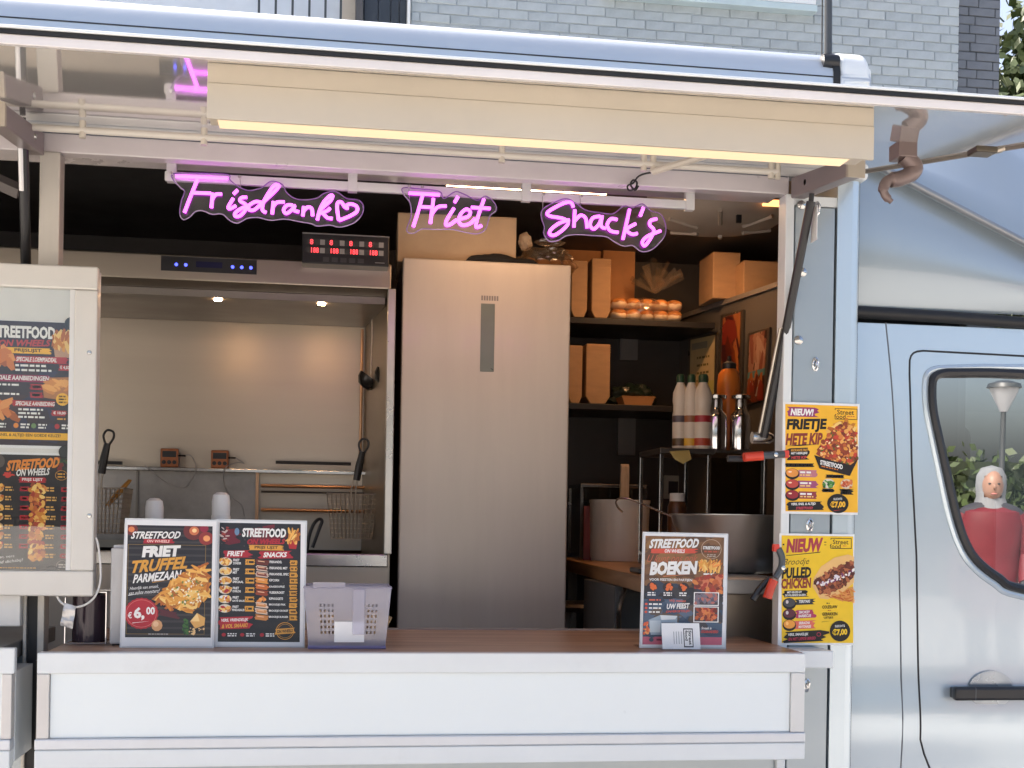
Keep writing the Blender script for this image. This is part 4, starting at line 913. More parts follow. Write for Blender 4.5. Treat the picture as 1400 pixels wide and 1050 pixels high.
for i, b in enumerate(nm):
    y = 406+i*42.5
    c = (rgb(110, 50, 36), rgb(120, 54, 40), rgb(130, 60, 50), rgb(226, 150, 66), rgb(204, 110, 46), rgb(150, 66, 36), rgb(214, 130, 60), rgb(206, 140, 80), rgb(210, 146, 86), rgb(200, 130, 66))[i]
    if i == 6: P.pile([(1008, y-14), (1070, y-14), (1070, y+16), (1008, y+16)], 10, [c, rgb(236, 160, 80)], 9, 13)
    else:
        P.brush(1002, y-18, 1084, y+18, rgb(214, 190, 170) if i in (1, 2, 7, 8) else c, .2, .12).brush(1008, y-11, 1078, y+10, c, .3, .12).brush(1015, y-9, 1060, y-3, rgb(236, 190, 150), .3, .12)
    P.text(b, 1094, y-12, min(1226, 1094+len(b)*9.5), y+5, W_, .03).brush(1234, y-16, 1284, y+18, GOLD, .1).lines(1242, y-6, 1280, 1, 8, 14, K_, 0)
P.brush(755, 785, 968, 868, RED, .2, -.04).text('VERS, VRIENDELIJK', 770, 796, 955, 822, W_, .03, .15, -.04).text('& VOL SMAAK!', 776, 832, 950, 860, GOLD, .04, .15, -.06)
P.circ(1205, 880, 62, 60, 4, GOLD).circ(1205, 880, 50, 48, 2, GOLD).brush(1138, 862, 1272, 900, GOLD, .15, -.08).text('ON WHEELS', 1150, 870, 1258, 892, K_, .04, 0, -.08)
for x in (790, 915, 1048): P.ell(x, 908, 15, 13, RED, 8).lines(x+26, 897, x+88, 2, 14, 8, W_, .1)
P.build(t)
# booking sign
t, tl, U, V = stand_sign('counter_sign', 'brown and blue counter sign reading STREETFOOD ON WHEELS, BOEKEN', ((881, 731), (993.5, 735), (990.5, 888), (876, 886)), -.10, .03)
P = Poster(tl, U, V, (121, 66, 779, 985), -22, 13)
P.skew = 0; P.clip = (130, 86, 756, 968); P.rect(130, 86, 756, 480, rgb(120, 84, 52)).rect(130, 480, 756, 600, rgb(58, 52, 52)).rect(130, 600, 756, 905, rgb(76, 94, 116)).rect(130, 905, 756, 968, rgb(206, 104, 124))
for i in range(60): P.pile([(130, 86), (756, 86), (756, 480), (130, 480)], 1, [rgb(132, 92, 56), rgb(104, 72, 46), rgb(146, 104, 60)], 30, 60, 1.8, -.3)
P.pile([(130, 470), (756, 470), (756, 620), (130, 620)], 30, [rgb(52, 50, 54), rgb(66, 60, 60), rgb(60, 66, 80)], 26, 46, 2., 0).pile([(130, 620), (756, 620), (756, 890), (130, 890)], 36, [rgb(66, 80, 100), rgb(90, 104, 124), rgb(70, 66, 70), rgb(98, 82, 70)], 26, 50, 2., 0)
P.text('STREETFOOD', 165, 106, 552, 184, W_, .045, .25, -.03).brush(180, 188, 532, 226, rgb(214, 84, 60), .3, -.02).text('ON WHEELS', 282, 192, 442, 222, W_, .03, .15)
P.text('U kunt ons ook', 150, 236, 545, 296, rgb(196, 104, 70), .0, .35, -.03).text('BOEKEN', 174, 290, 542, 402, W_, .06, .1, -.04).poly([(270, 412), (520, 392), (280, 418)], rgb(230, 140, 90)).text('VOOR FEESTEN EN PARTIJEN', 168, 432, 506, 458, W_, .02)
P.circ(652, 186, 82, 82, 5, rgb(190, 160, 130)).text('STREETFOOD', 586, 162, 722, 188, W_, .04).lines(596, 200, 712, 1, 8, 12, rgb(190, 90, 60), 0).lines(620, 228, 690, 2, 14, 8, rgb(190, 170, 150), .2)
P.ell(650, 350, 84, 34, rgb(70, 60, 60)).pile([(565, 300), (735, 300), (725, 350), (575, 350)], 60, FRY+[rgb(240, 150, 70)], 8, 11, 4., -1.4).lines(595, 385, 690, 1, 8, 12, W_, 0)
ch = [(520, 440), (600, 415), (745, 405), (745, 540), (690, 545), (530, 500)]
P.poly(ch, rgb(150, 76, 54)).pile(ch, 90, MEAT+[rgb(206, 120, 80)], 13, 24, 1.6)
for x in (190, 316, 440): P.ell(x, 502, 42, 38, rgb(60, 46, 42)).pile([(x-28, 480), (x+28, 480), (x+28, 525), (x-28, 525)], 9, [rgb(226, 110, 50)], 9, 15).lines(x-34, 545, x+34, 2, 18, 10, W_, .15)
for (y0, y1, cc) in ((540, 650, [rgb(120, 110, 120), rgb(180, 110, 100), rgb(90, 84, 100)]), (656, 785, MEAT+[rgb(214, 120, 70)])):
    P.rect(522, y0, 722, y1, W_).rect(530, y0+7, 714, y1-7, rgb(80, 70, 72)).pile([(545, y0+22), (700, y0+22), (700, y1-22), (545, y1-22)], 60, cc, 10, 17, 1.6)
P.lines(170, 602, 260, 1, 8, 12, rgb(226, 110, 80), 0)
for k in range(3): P.ell(148, 642+k*32, 11, 10, rgb(226, 90, 60), 8).lines(170, 636+k*32, 272, 1, 8, 12, W_, .2)
P.text('Wij maken', 326, 602, 458, 628, rgb(226, 110, 90), .01, .3).text('UW FEEST', 310, 634, 488, 678, W_, .04, .12, -.05).text('ONVERGETELIJK!', 304, 688, 494, 712, rgb(214, 84, 70), .02, .15, -.05)
P.poly([(170, 770), (260, 730), (395, 735), (395, 790), (500, 800), (500, 890), (190, 890)], rgb(150, 166, 180)).rect(180, 775, 265, 870, rgb(190, 200, 206)).poly([(260, 730), (395, 735), (380, 762), (270, 770)], rgb(214, 218, 220)).rect(275, 790, 380, 840, rgb(60, 66, 76)).pile([(130, 790), (175, 790), (175, 880), (130, 880)], 18, [rgb(220, 100, 60), rgb(240, 160, 90)], 8, 16)
P.text('Smaak is', 588, 822, 668, 842, W_, .02, .2).text('GEGARANDEERD', 584, 850, 722, 872, rgb(214, 84, 70), .03, .15)
P.ell(196, 930, 18, 16, rgb(70, 80, 96)).lines(236, 922, 300, 1, 8, 14, rgb(120, 60, 80), 0)
P.build(t)
# card in front of it
c0 = pt(906, 890, -.135); cw, ch_ = pt(958, 890, -.135).x-c0.x, .064
t = thing('business_card', 'small white business card with a black Street food logo at the booking sign', 'card', (c0.x, -.135, CZ))
tl = Vector((c0.x, -.118, CZ+.003+ch_)); U = Vector((cw, 0, 0)); V = Vector((0, -.016, -ch_))
sheet(t, tl, U, V, .0008, PAPER, 'card'); sheet(t, tl+Vector((-.003, -.003, .003)), U*1.06, V*1.06, .0008, clear('holder_acrylic', (1, 1, 1)), 'holder')
MB().box(c0.x-.002, c0.x+cw+.004, -.136, -.09, CZ+.0003, CZ+.002).build('foot', clear('holder_acrylic', (1, 1, 1)), t)
P = Poster(tl, U, V, (272, 812, 578, 990), 0)
P.rect(445, 848, 522, 978, K_).rect(452, 856, 515, 970, W_)
for (b, x0, x1) in (('Street', 486, 510), ('food', 458, 482)):          # logo turned on its side
    vs_, fs_ = text_mesh(b, .03); o = len(P.v); P.lay += .5
    for u, v in vs_: P.v.append(P.w(x1-v*(x1-x0), 862+u*(100 if b == 'Street' else 70)))
    for f in fs_: P.f.append(tuple(i+o for i in f)); P.c.append(K_)
for x in (365, 385, 405, 425): P.rect(x, 870, x+5, 955, rgb(150, 150, 155))
P.build(t)

# ---- menu case on the left post
a = pt(131, 590, -.07); zt_, zb_ = pt(60, 362, -.07).z, pt(60, 815, -.07).z; x0_, x1_ = -1.02, a.x
mc = thing('menu_case', 'white framed glass menu display case hung on the truck post', 'display case', ((x0_+x1_)/2, -.04, zb_))
MB().box(x0_+.004, x1_-.004, -.048, -.012, zb_+.004, zt_-.004).build('case_body', WHITE_TRIM, mc)
MB().box(x0_+.05, x1_-.05, -.0505, -.0482, zb_+.05, zt_-.05).build('back_panel', mat('case_back', (.72, .71, .68), .45), mc)
fwid = .053
fr = mat('frame_white', (.62, .60, .56), .35, .2, var=.03, dirt=.1)
for (xa, xb, za, zb2) in ((x0_, x1_, zt_-fwid*1.05, zt_), (x0_, x1_, zb_, zb_+fwid*1.15), (x1_-fwid, x1_, zb_+fwid*1.15+.0003, zt_-fwid*1.05-.0003), (x0_, x0_+fwid, zb_+fwid*1.15+.0003, zt_-fwid*1.05-.0003)):
    MB().box(xa, xb, -.075, -.0485, za, zb2).build('frame_bar', fr, mc, bevel=.004)
MB().box(x1_-fwid-.012, x1_-fwid-.0003, -.068, -.0485, zb_+fwid*1.15+.0003, zt_-fwid*1.05-.0003).build('inner_lip', WHITE_TRIM, mc, bevel=.001)
for y in (482, 705):
    p = pt(122, y, -.076); MB().lathe([(.006, 0), (.005, .002), (0, .0025)], (p.x, -.075, p.z), 14, 1, 1, 'y').build('screw', STEEL2, mc, smooth=True)
MB().box(x0_+fwid, x1_-fwid, -.0648, -.0642, zb_+fwid*1.15, zt_-fwid*1.05).build('glass', clear('case_glass', (.95, .96, .955), .035, .01), mc)
def case_poster(label, y0, y1, fr_, seed):
    p0, p1 = pt(-18.5, (y0+y1)/2, -.052), pt(101, (y0+y1)/2, -.052); z0, z1 = pt(50, y0, -.052).z, pt(50, y1, -.052).z
    t = thing('menu_poster', label, 'poster', (p0.x, -.052, z1)); tl = Vector((p0.x, -.0515, z0)); U = Vector((p1.x-p0.x, 0, 0)); V = Vector((0, 0, z1-z0))
    sheet(t, tl, U, V, .0008, PAPER); return t, Poster(tl, U, V, fr_, 0, seed)
DK = rgb(54, 40, 52)
t, P = case_poster('dark menu poster listing special offers in the upper part of the case', 439, 613, (-65, 347, 355, 955), 21)
P.clip = (-60, 350, 350, 942); P.rect(-60, 350, 350, 942, DK)
for i in range(26): P.pile([(-60, 350), (350, 350), (350, 940), (-60, 940)], 1, [rgb(48, 38, 46), rgb(66, 44, 50), rgb(50, 46, 74)], 30, 60, 1.5)
P.text('STREETFOOD', -38, 372, 262, 432, W_, .045).text('ON WHEELS', -10, 438, 238, 470, rgb(190, 60, 60), .04, .25, -.03).brush(24, 476, 240, 504, YEL, .2).text('PRIJSLIJST', 66, 480, 196, 500, K_, .03)
P.poly([(252, 455), (345, 450), (330, 518), (262, 516)], rgb(190, 150, 120)).pile([(250, 400), (350, 400), (345, 465), (258, 465)], 34, FRY, 8, 12, 3.6, -1.4)
P.brush(70, 516, 322, 548, RED, .2).text('SPECIALE LOEMPIADEAL', 76, 520, 272, 542, W_, .03, .15)
for (x0, y0, x1, y1) in ((-60, 490, 50, 560), (-60, 740, 70, 810)): P.pile([(x0, y0), (x1, y0), (x1, y1), (x0, y1)], 16, [rgb(206, 120, 56), rgb(226, 150, 80), rgb(170, 90, 40)], 16, 22, 2.2, .6)
P.lines(72, 556, 262, 2, 22, 10, W_, .2).brush(280, 552, 338, 580, RED, .2).text('€ 4,50', 286, 556, 332, 575, W_, .03)
P.brush(-60, 606, 240, 640, rgb(150, 40, 80), .2).text('SPECIALE AANBIEDINGEN', -50, 610, 235, 632, W_, .03, .1)
P.lines(-50, 650, 100, 2, 44, 9, W_, .2).brush(145, 648, 205, 676, RED, .2).lines(155, 655, 196, 1, 8, 12, W_, 0).brush(145, 688, 205, 714, RED, .2).lines(155, 694, 196, 1, 8, 12, W_, 0)
P.poly([(205, 665), (240, 615), (350, 610), (350, 700), (290, 720), (212, 712)], rgb(180, 120, 70)).pile([(225, 640), (345, 625), (345, 665), (225, 690)], 16, [rgb(236, 170, 90), rgb(214, 140, 70)], 9, 12, 3.6, .3).ell(302, 718, 32, 30, YEL).lines(284, 700, 320, 3, 14, 7, K_, .2)
P.brush(60, 728, 268, 756, RED, .2).text('SPECIALE AANBIEDING', 76, 732, 264, 752, W_, .03, .1).lines(90, 766, 235, 3, 18, 9, W_, .3).brush(252, 772, 322, 798, RED, .2).text('€ 10,00', 258, 776, 318, 792, W_, .03).lines(278, 808, 318, 1, 8, 8, GOLD, 0)
for i, x in enumerate((-30, 80, 165, 278)): P.ell(x, 848, 13, 13, [RED, rgb(226, 140, 60), rgb(110, 140, 90), RED][i], 8).lines(x+22, 838, x+66, 2, 14, 8, W_, .2)
P.brush(-60, 880, 332, 914, YEL, .25).text('VERS, SNEL & ALTIJD EEN GOEDE KEUZE!', -52, 886, 296, 904, K_, .02).build(t)
t, P = case_poster('dark STREETFOOD ON WHEELS price list in the lower part of the case', 619, 790, (-60, 95, 362, 700), 22)
P.rect(-55, 106, 356, 682, rgb(42, 38, 40))
P.ell(0, 140, 24, 30, rgb(90, 80, 76), 14).pile([(280, 115), (350, 115), (350, 175), (280, 175)], 16, [rgb(60, 90, 50), rgb(120, 40, 40), rgb(50, 60, 44)], 8, 14)
P.text('STREETFOOD', 34, 124, 288, 176, rgb(232, 140, 50), .05, .2, -.09).text('ON WHEELS', 80, 172, 240, 206, W_, .03, .15, -.06).brush(94, 214, 222, 240, RED, .2).text('PRIJS LIJST', 108, 218, 208, 235, W_, .03).circ(298, 202, 30, 24, 2, GOLD).lines(280, 192, 318, 2, 14, 7, GOLD, .1)
P.pile([(30, 196), (66, 196), (60, 216), (30, 216)], 6, [rgb(200, 60, 50)], 4, 7, 3., -.6)
for i in range(8):
    y = 270+i*46
    if i < 7:
        P.ell(0, y, 22, 19, rgb(200, 160, 120), 10).pile([(-20, y-16), (18, y-16), (18, y+16), (-20, y+16)], 10, FRY+[RED], 7, 11).lines(28, y-9, 68, 2, 13, 7, rgb(222, 170, 90), .3).brush(100, y-10, 142, y+12, RED, .15).lines(108, y-4, 136, 1, 8, 9, W_, 0)
    P.pile([(152, y-20), (218, y-20), (218, y+20), (152, y+20)], 26, FRY+MEAT, 8, 14, 1.5).lines(226, y-9, 278, 2, 13, 7, rgb(222, 170, 90), .35).brush(300, y-10, 345, y+12, RED, .15).lines(308, y-4, 338, 1, 8, 9, W_, 0)
P.text('Lekker, vers', -40, 594, 78, 608, W_, 0, .2, -.1).text('& altijd dichtbij!', -48, 616, 118, 634, W_, 0, .2, -.12).lines(-40, 650, 190, 1, 8, 5, GOLD, .1).lines(90, 664, 216, 1, 8, 8, rgb(200, 150, 60), 0).circ(310, 640, 28, 26, 2, rgb(170, 160, 150)).lines(292, 632, 328, 2, 12, 6, rgb(190, 180, 170), .1).build(t)
for (x, y, r_) in ((98, 443, .016), (90, 618, .016), (71, 782, .016)):
    p = pt(x, y, -.055); o = MB().lathe([(r_, 0), (r_, .006), (r_*.85, .008), (0, .008)], (p.x, -.0528, p.z), 20, 1, 1, 'y').build('magnet', BLACKP, smooth=True)
    tag(o, {443: 'round black magnet holding the top corner of the special offers poster', 618: 'round black magnet between the two posters in the display case', 782: 'round black magnet holding the bottom edge of the price list'}[y], 'magnet', 'magnets in the display case')

# ================================================================== NEON WORDS
def neon_sign(label, strokes, outline, ox, oy, sc_, bx, by):
    f = lambda x, y, Y: pt(ox+x/sc_, oy+y/sc_, Y)
    c = f(bx, by, .065)
    t = thing('neon_sign', label, 'neon sign', (c.x, .065, c.z), 0, 'violet neon words hung over the counter')
    ol = crom([f(x, y, .0665) for x, y in outline], 5, True)
    MB().prism([(p.x, p.z) for p in ol], .066, .070).build('backing', ACRYL, t)
    MB().tube([(p.x, .068, p.z) for p in ol], .0016, 5, closed=True).build('backing_edge', clear('violet_edge_glow', (.7, .5, .8), .25, .1, .45, (.55, .35, .75)), t)  # violet glow of the lit acrylic edge, put into the tube's colour
    for s_ in strokes:
        pts = [f(x, y, .058) for x, y in s_]
        MB().tube(crom(pts, 6) if len(pts) > 2 else pts, .0045, 8).build('neon_tube', NEON, t, smooth=True)
    for k in (0, 1):
        p = ol[int(len(ol)*(.78+.12*k)) % len(ol)]
        MB().lathe([(.004, -.004), (.004, .012)], (p.x, .066, zb-.001), 8, 1, 1, 'y').build('standoff', CHROME, t)
        MB().tube([(p.x, .075, zb), (p.x+.002, .076, p.z)], .001, 5).build('hanging_wire', WIRE, t)
FR = [[(93,97),(428,112)],[(235,115),(190,225),(150,330)],[(195,203),(320,207)],[(330,205),(322,300)],[(328,245),(350,215),(390,212)],
      [(462,238),(432,290),(440,305),(480,285)],[(490,185),(463,212)],[(550,232),(515,235),(505,255),(540,278),(540,310),(505,350),(475,352),(475,332),(510,305),(562,284)],
      [(650,268),(605,260),(562,285),(562,310),(595,312),(645,270),(715,205),(750,165),(735,152),(700,185),(655,262),(648,312),(672,330)],
      [(718,258),(710,340)],[(714,295),(740,265),(790,262)],[(842,282),(805,283),(783,312),(800,335),(835,312),(852,285),(850,315),(882,325)],
      [(912,290),(905,352)],[(908,322),(935,296),(962,305),(968,352)],[(998,378),(1012,320),(1040,262),(1080,222),(1095,225),(1080,255),(1030,300),(1012,322)],[(1014,335),(1060,318),(1080,300)],[(1030,330),(1062,362),(1096,368)],
      [(1135,380),(1124,300),(1130,266),(1152,264),(1172,292),(1190,302),(1182,286),(1212,275),(1248,290),(1250,322),(1205,352),(1135,380)]]
neon_sign('violet neon word Frisdrank with a heart on clear acrylic', FR,
    [(120,335),(140,372),(182,358),(220,322),(270,318),(325,340),(390,338),(440,380),(490,396),(550,366),(620,360),(700,378),(790,370),(890,388),(960,400),(1000,415),(1080,408),(1140,422),(1230,395),(1280,345),(1292,290),(1262,250),(1185,238),(1115,195),(1045,205),(985,240),(875,245),(805,205),(775,150),(705,128),(640,170),(560,188),(490,160),(440,118),(430,88),(280,78),(85,80),(75,115),(125,170),(150,195),(128,262)], 220, 220, 4.667, 690, 330)
FT = [[(130,147),(270,155)],[(192,158),(172,230),(150,300)],[(186,209),(245,212)],[(242,170),(228,285)],[(232,245),(262,210),(302,206)],[(336,215),(303,268),(300,292),(320,288),(348,268)],[(354,163),(338,190)],
      [(362,264),(398,254),(410,234),(392,220),(366,242),(358,276),(376,293),(410,284),(432,262)],[(472,174),(440,270),(438,302),(462,294)],[(413,212),(502,217)]]
neon_sign('violet neon word Friet on clear acrylic in front of the cardboard box', FT,
    [(120,315),(150,330),(190,310),(260,312),(330,312),(390,325),(440,332),(480,310),(500,250),(528,225),(520,190),(480,160),(440,178),(380,150),(340,140),(290,170),(270,138),(190,128),(105,122),(105,150),(135,190),(140,250)], 520, 220, 3.333, 300, 250)
SN = [[(880,212),(868,190),(838,192),(785,218),(760,238),(775,252),(830,262),(856,280),(838,308),(795,338),(772,333),(778,312),(815,284),(862,268)],[(886,222),(882,302)],[(884,275),(912,248),(936,262),(942,306)],
      [(1002,252),(968,260),(956,292),(974,310),(1000,282),(1010,250),(1006,296),(1028,308)],[(1080,268),(1052,264),(1034,290),(1048,318),(1085,326)],[(1136,220),(1118,300),(1105,358)],[(1164,286),(1122,312),(1146,334),(1172,330)],
      [(1199,213),(1184,252)],[(1260,264),(1232,272),(1228,292),(1246,314),(1234,348),(1206,386),(1194,370),(1216,344),(1278,318)]]
neon_sign("violet neon word Snack's on clear acrylic beside the roof vent", SN,
    [(745,330),(770,365),(810,362),(850,340),(910,335),(970,340),(1030,345),(1070,370),(1110,388),(1150,385),(1190,412),(1235,405),(1275,370),(1300,330),(1298,280),(1275,240),(1230,225),(1195,195),(1150,212),(1110,205),(1060,240),(1000,235),(940,225),(895,195),(850,172),(800,185),(740,220),(735,260),(748,300)], 520, 220, 3.333, 1020, 290)

# ================================================================== COOKING LINE
YH = 1.1
SX = .13
zsill = 1.478
hood = thing('extractor_hood', 'brushed steel extractor hood with blue touch buttons above the fryer', 'extractor hood', (-.6, 1.5, 2.38))
MB().extrude_x([(YH, 2.386), (YH, 2.470), (YH+.02, 2.474), (1.88, 2.60), (1.88, 2.40), (YH+.07, 2.375)], -1.9, .196).build('body', STEEL, hood, bevel=.004)
MB().extrude_x([(YH+.10, 2.3745), (YH+.10, 2.350), (1.87, 2.37), (1.87, 2.3995)], -1.88, .18).build('filter', mat('filter_steel', (.22, .20, .18), .4, .9), hood)
pnl = MB().pbox(220, 352.5, 351, 372.5, YH-.003, YH-.0005).build('control_panel', BLACKP, hood)
for x in (241, 254, 318, 330.5, 343):
    p = pt(x, 361.5+(x-241)*.045, YH-.0035); MB().lathe([(.0055, 0), (.0055, .0008), (0, .001)], (p.x, YH-.003, p.z), 10, 1, 1, 'y').build('button_light', BLUELED, pnl)
MB().pbox(268, 358, 304, 366, YH-.0042, YH-.0031).build('display', mat('display_dark', (.02, .02, .06), .2), pnl)
for x in (295, 440):
    p = pt(x, 389, YH+.05); MB().lathe([(0, -.001), (.012, -.001), (.014, .004)], (p.x, YH+.14, 2.347), 14).build('hood_lamp', emit('lamp_warm', (1, .60, .30), 75.), hood, smooth=True)
fry = thing('deep_fryer', 'stainless deep fryer with tall splash back and side wall', 'deep fryer', (-.6, 1.5, ZF))
MB().box(-1.9, SX-.001, 1.88, 1.895, 1.47, 2.40).build('splash_back', STEEL, fry)
MB().box(-1.9, .14, 1.80, 1.879, 1.772, 1.786).build('ledge', STEEL2, fry, bevel=.002)
MB().box(-1.9, -.28, 1.862, 1.8795, 1.50, 1.7715).build('lower_plate', mat('worn_steel', (.34, .32, .30), .42, 1., var=.2, vscale=6), fry)
MB().extrude_x([(YH, .80), (YH, zsill-.045), (YH+.006, zsill-.045), (YH+.006, .80)], -1.9, .20).build('front_panel', mat('warm_steel', (.55, .47, .38), .42, .5, var=.05, vscale=4), fry)
MB().box(-1.9, .2, YH-.006, YH+.05, zsill-.0445, zsill).build('front_sill', STEEL2, fry, bevel=.004)
sw = MB().add([(SX+.062, YH+.051, 1.2), (SX+.062, 2.38 and YH+.051, 2.374), (SX-.0, 1.879, 2.395), (SX-.0, 1.879, 1.2), (SX+.078, YH+.051, 1.2), (SX+.078, YH+.051, 2.374), (SX+.05, 1.879, 2.395), (SX+.05, 1.879, 1.2)],
    [(0, 3, 2, 1), (4, 5, 6, 7), (0, 1, 5, 4), (3, 7, 6, 2), (1, 2, 6, 5)]).build('side_wall', STEEL, fry)
MB().box(SX+.055, SX+.082, YH-.012, YH+.0505, zsill+.0005, 2.386).build('corner_post', mat('post_steel', (.62, .59, .54), .3, .8), fry, bevel=.003)
MB().box(-1.9, SX+.05, YH+.0505, 1.85, 1.38, 1.395).build('oil_pan', mat('dark_steel', (.16, .14, .13), .35, .9), fry)
for (a, b_) in ((-1.2, -.86), (-.84, -.50), (-.48, -.10)):
    MB().box(a, a+.012, YH+.06, 1.78, 1.396, 1.46).box(b_-.012, b_, YH+.06, 1.78, 1.396, 1.46).build('divider', STEEL2, fry)
MB().box(-.09, SX+.04, YH+.06, 1.78, 1.3955, 1.45).build('drain_plate', mat('drain_steel', (.30, .28, .26), .35, .9), fry)
for (y, r_, m_) in ((664, .0065, mat('copper_rod', (.50, .30, .18), .3, .9)), (672, .004, BLACKP), (697, .0065, MATS['copper_rod'])):
    a, b_ = pt(357, y, 1.82), pt(520, y+3, 1.82); MB().tube([(a.x, 1.82, a.z), (.165, 1.82, a.z)], r_, 8).build('hanging_rail', m_, fry, smooth=True)
a = pt(352, 650, 1.84); MB().box(a.x-.006, a.x+.006, 1.83, 1.845, 1.5, 1.7715).build('upright', MATS['copper_rod'], fry)
a = pt(187, 650, 1.84); MB().box(a.x-.004, a.x+.004, 1.85, 1.86, 1.5, 1.7715).build('upright', MATS['filter_steel'], fry)
p = pt(505, 500, 1.84); MB().tube([(SX-.012, 1.86, 1.787), (SX-.012, 1.86, 2.36)], .006, 8).build('corner_pipe', MATS['copper_rod'], fry, smooth=True)
for (x0, x1) in ((377, 480), (120, 167)):
    a, b_ = pt(x0, 632, 1.79), pt(x1, 634, 1.79); MB().box(a.x, b_.x, 1.782, 1.7995, a.z-.006, a.z+.006).build('ledge_strip', BLACK, fry)
# fry baskets
def fry_basket(label, cx, cy, zt_, w_, d_, h_, handle=True, rz=0.):
    t = thing('fry_basket', label, 'fry basket', (cx, cy, zt_-h_), rz, 'wire baskets at the fryer')
    m = MB(); tp_ = .8
    def ring(z, k): return [(-w_/2*k, -d_/2*k, z), (w_/2*k, -d_/2*k, z), (w_/2*k, d_/2*k, z), (-w_/2*k, d_/2*k, z)]
    for i in range(10):
        q = i/9; m.tube(ring(q*h_, tp_+(1-tp_)*q), .0015, 4, closed=True)
    A, B = ring(0, tp_), ring(h_, 1)
    for s0 in range(4):
        s1 = (s0+1) % 4
        for k in range(11):
            q = k/11; m.tube([Vector(A[s0]).lerp(Vector(A[s1]), q), Vector(B[s0]).lerp(Vector(B[s1]), q)], .0015, 4)
    for k in range(9):
        q = (k+.5)/9; m.tube([Vector(A[0]).lerp(Vector(A[1]), q), Vector(A[3]).lerp(Vector(A[2]), q)], .0015, 4)
    m.build('wire_mesh', STEELW, t, world=False)
    MB().tube(ring(h_, 1), .003, 6, closed=True).build('rim', STEELW, t, world=False, smooth=True)
    if handle:
        MB().tube([(.01, -d_/2, h_*.55), (.012, -d_/2-.02, h_+.02), (.02, -d_/2-.03, h_+.07)], .003, 6).tube([(-.008, -d_/2, h_*.55), (-.004, -d_/2-.02, h_+.02), (.008, -d_/2-.03, h_+.07)], .003, 6).build('shank', STEELW, t, world=False, smooth=True)
        hd2 = MB().tube([(.014, -d_/2-.03, h_+.05), (.022, -d_/2-.035, h_+.10), (.034, -d_/2-.04, h_+.155)], [.013, .014, .011], 8).build('handle', BLACKP, t, world=False, smooth=True)
        MB().tube(crom([(.028, -d_/2-.04, h_+.15), (.020, -d_/2-.04, h_+.18), (.032, -d_/2-.04, h_+.20), (.052, -d_/2-.04, h_+.195), (.054, -d_/2-.04, h_+.175), (.040, -d_/2-.04, h_+.15)], 5), .004, 6).build('grip_loop', BLACKP, hd2, world=False, smooth=True)
    return t
c1 = pt(481, 676, 1.55); fry_basket('wire fry basket with black handle hung on the right fryer rail', c1.x, 1.55, c1.z, .185, .22, .165)
c2 = pt(150, 668, 1.45); fry_basket('wire fry basket with black handle partly behind the menu case', c2.x-.02, 1.45, c2.z, .17, .2, .16)
p = pt(430, 722, 1.35)
t = thing('strainer_handle', 'black looped handle rising from the fryer beside the price list sign', 'handle', (p.x, 1.35, 1.396))
MB().tube(crom([(p.x-.03, 1.35, 1.396), (p.x-.022, 1.35, p.z-.05), (p.x-.005, 1.35, p.z+.01), (p.x+.014, 1.35, p.z+.032), (p.x+.026, 1.35, p.z+.026), (p.x+.018, 1.35, p.z), (p.x-.006, 1.35, p.z-.07)], 5), .006, 8).build('loop', BLACKP, t, smooth=True)
# tongs
a, b_ = pt(146, 692, 1.38), pt(178, 656, 1.38)
t = thing('tongs', 'orange handled tongs lying across the left fry basket', 'tongs', (a.x, 1.38, a.z))
for s_ in (-1, 1): MB().tube([a+Vector((s_*.004, s_*.004, 0)), (a+b_)/2+Vector((s_*.010, 0, s_*.004)), b_+Vector((s_*.003, 0, 0))], [.003, .006, .004], 6).build('arm', mat('amber_metal', (.52, .26, .06), .4, .4), t, smooth=True)
# timers with probe cables
for i, x in enumerate((231, 300)):
    p = pt(x, 638+i*2.5, 1.80)
    t = thing('timer', ('copper coloured kitchen timer with three buttons, its probe cable hanging in a wide loop', 'copper coloured kitchen timer with three buttons, its probe cable dropping straight down')[i], 'timer', (p.x, 1.81, 1.786), 0, 'kitchen timers on the splash back ledge')
    zt1 = pt(x, 613+i*2.5, 1.80).z
    bd = MB().box(p.x-.034, p.x+.034, 1.803, 1.83, 1.7865, zt1).build('case', ORANGEM, t, bevel=.004)
    MB().box(p.x-.026, p.x+.026, 1.8012, 1.8028, zt1-.034, zt1-.010).build('screen', BLACKP, t)
    for k in (-1, 0, 1): MB().lathe([(.008, 0), (.008, .003), (0, .0035)], (p.x+k*.020, 1.803, 1.806), 12, 1, 1, 'y').build('button', BLACKP, t)
    if i == 0: cp_ = [(254, 622), (262, 624), (268, 640), (258, 662), (248, 667), (225, 658), (205, 642), (198, 636)]
    else: cp_ = [(322, 626), (334, 634), (326, 632), (308, 640), (306, 660), (316, 680), (330, 690), (334, 706)]
    MB().tube(crom([pt(a, b, 1.79) for a, b in cp_], 5), .0022, 6).build('cable', WIRE, t, smooth=True)
    q = pt(x+12, 623+i*3, 1.80); MB().tube([(q.x+.0, 1.80, q.z), (q.x+.03, 1.80, q.z)], .004, 6).build('plug', BLACKP, t)
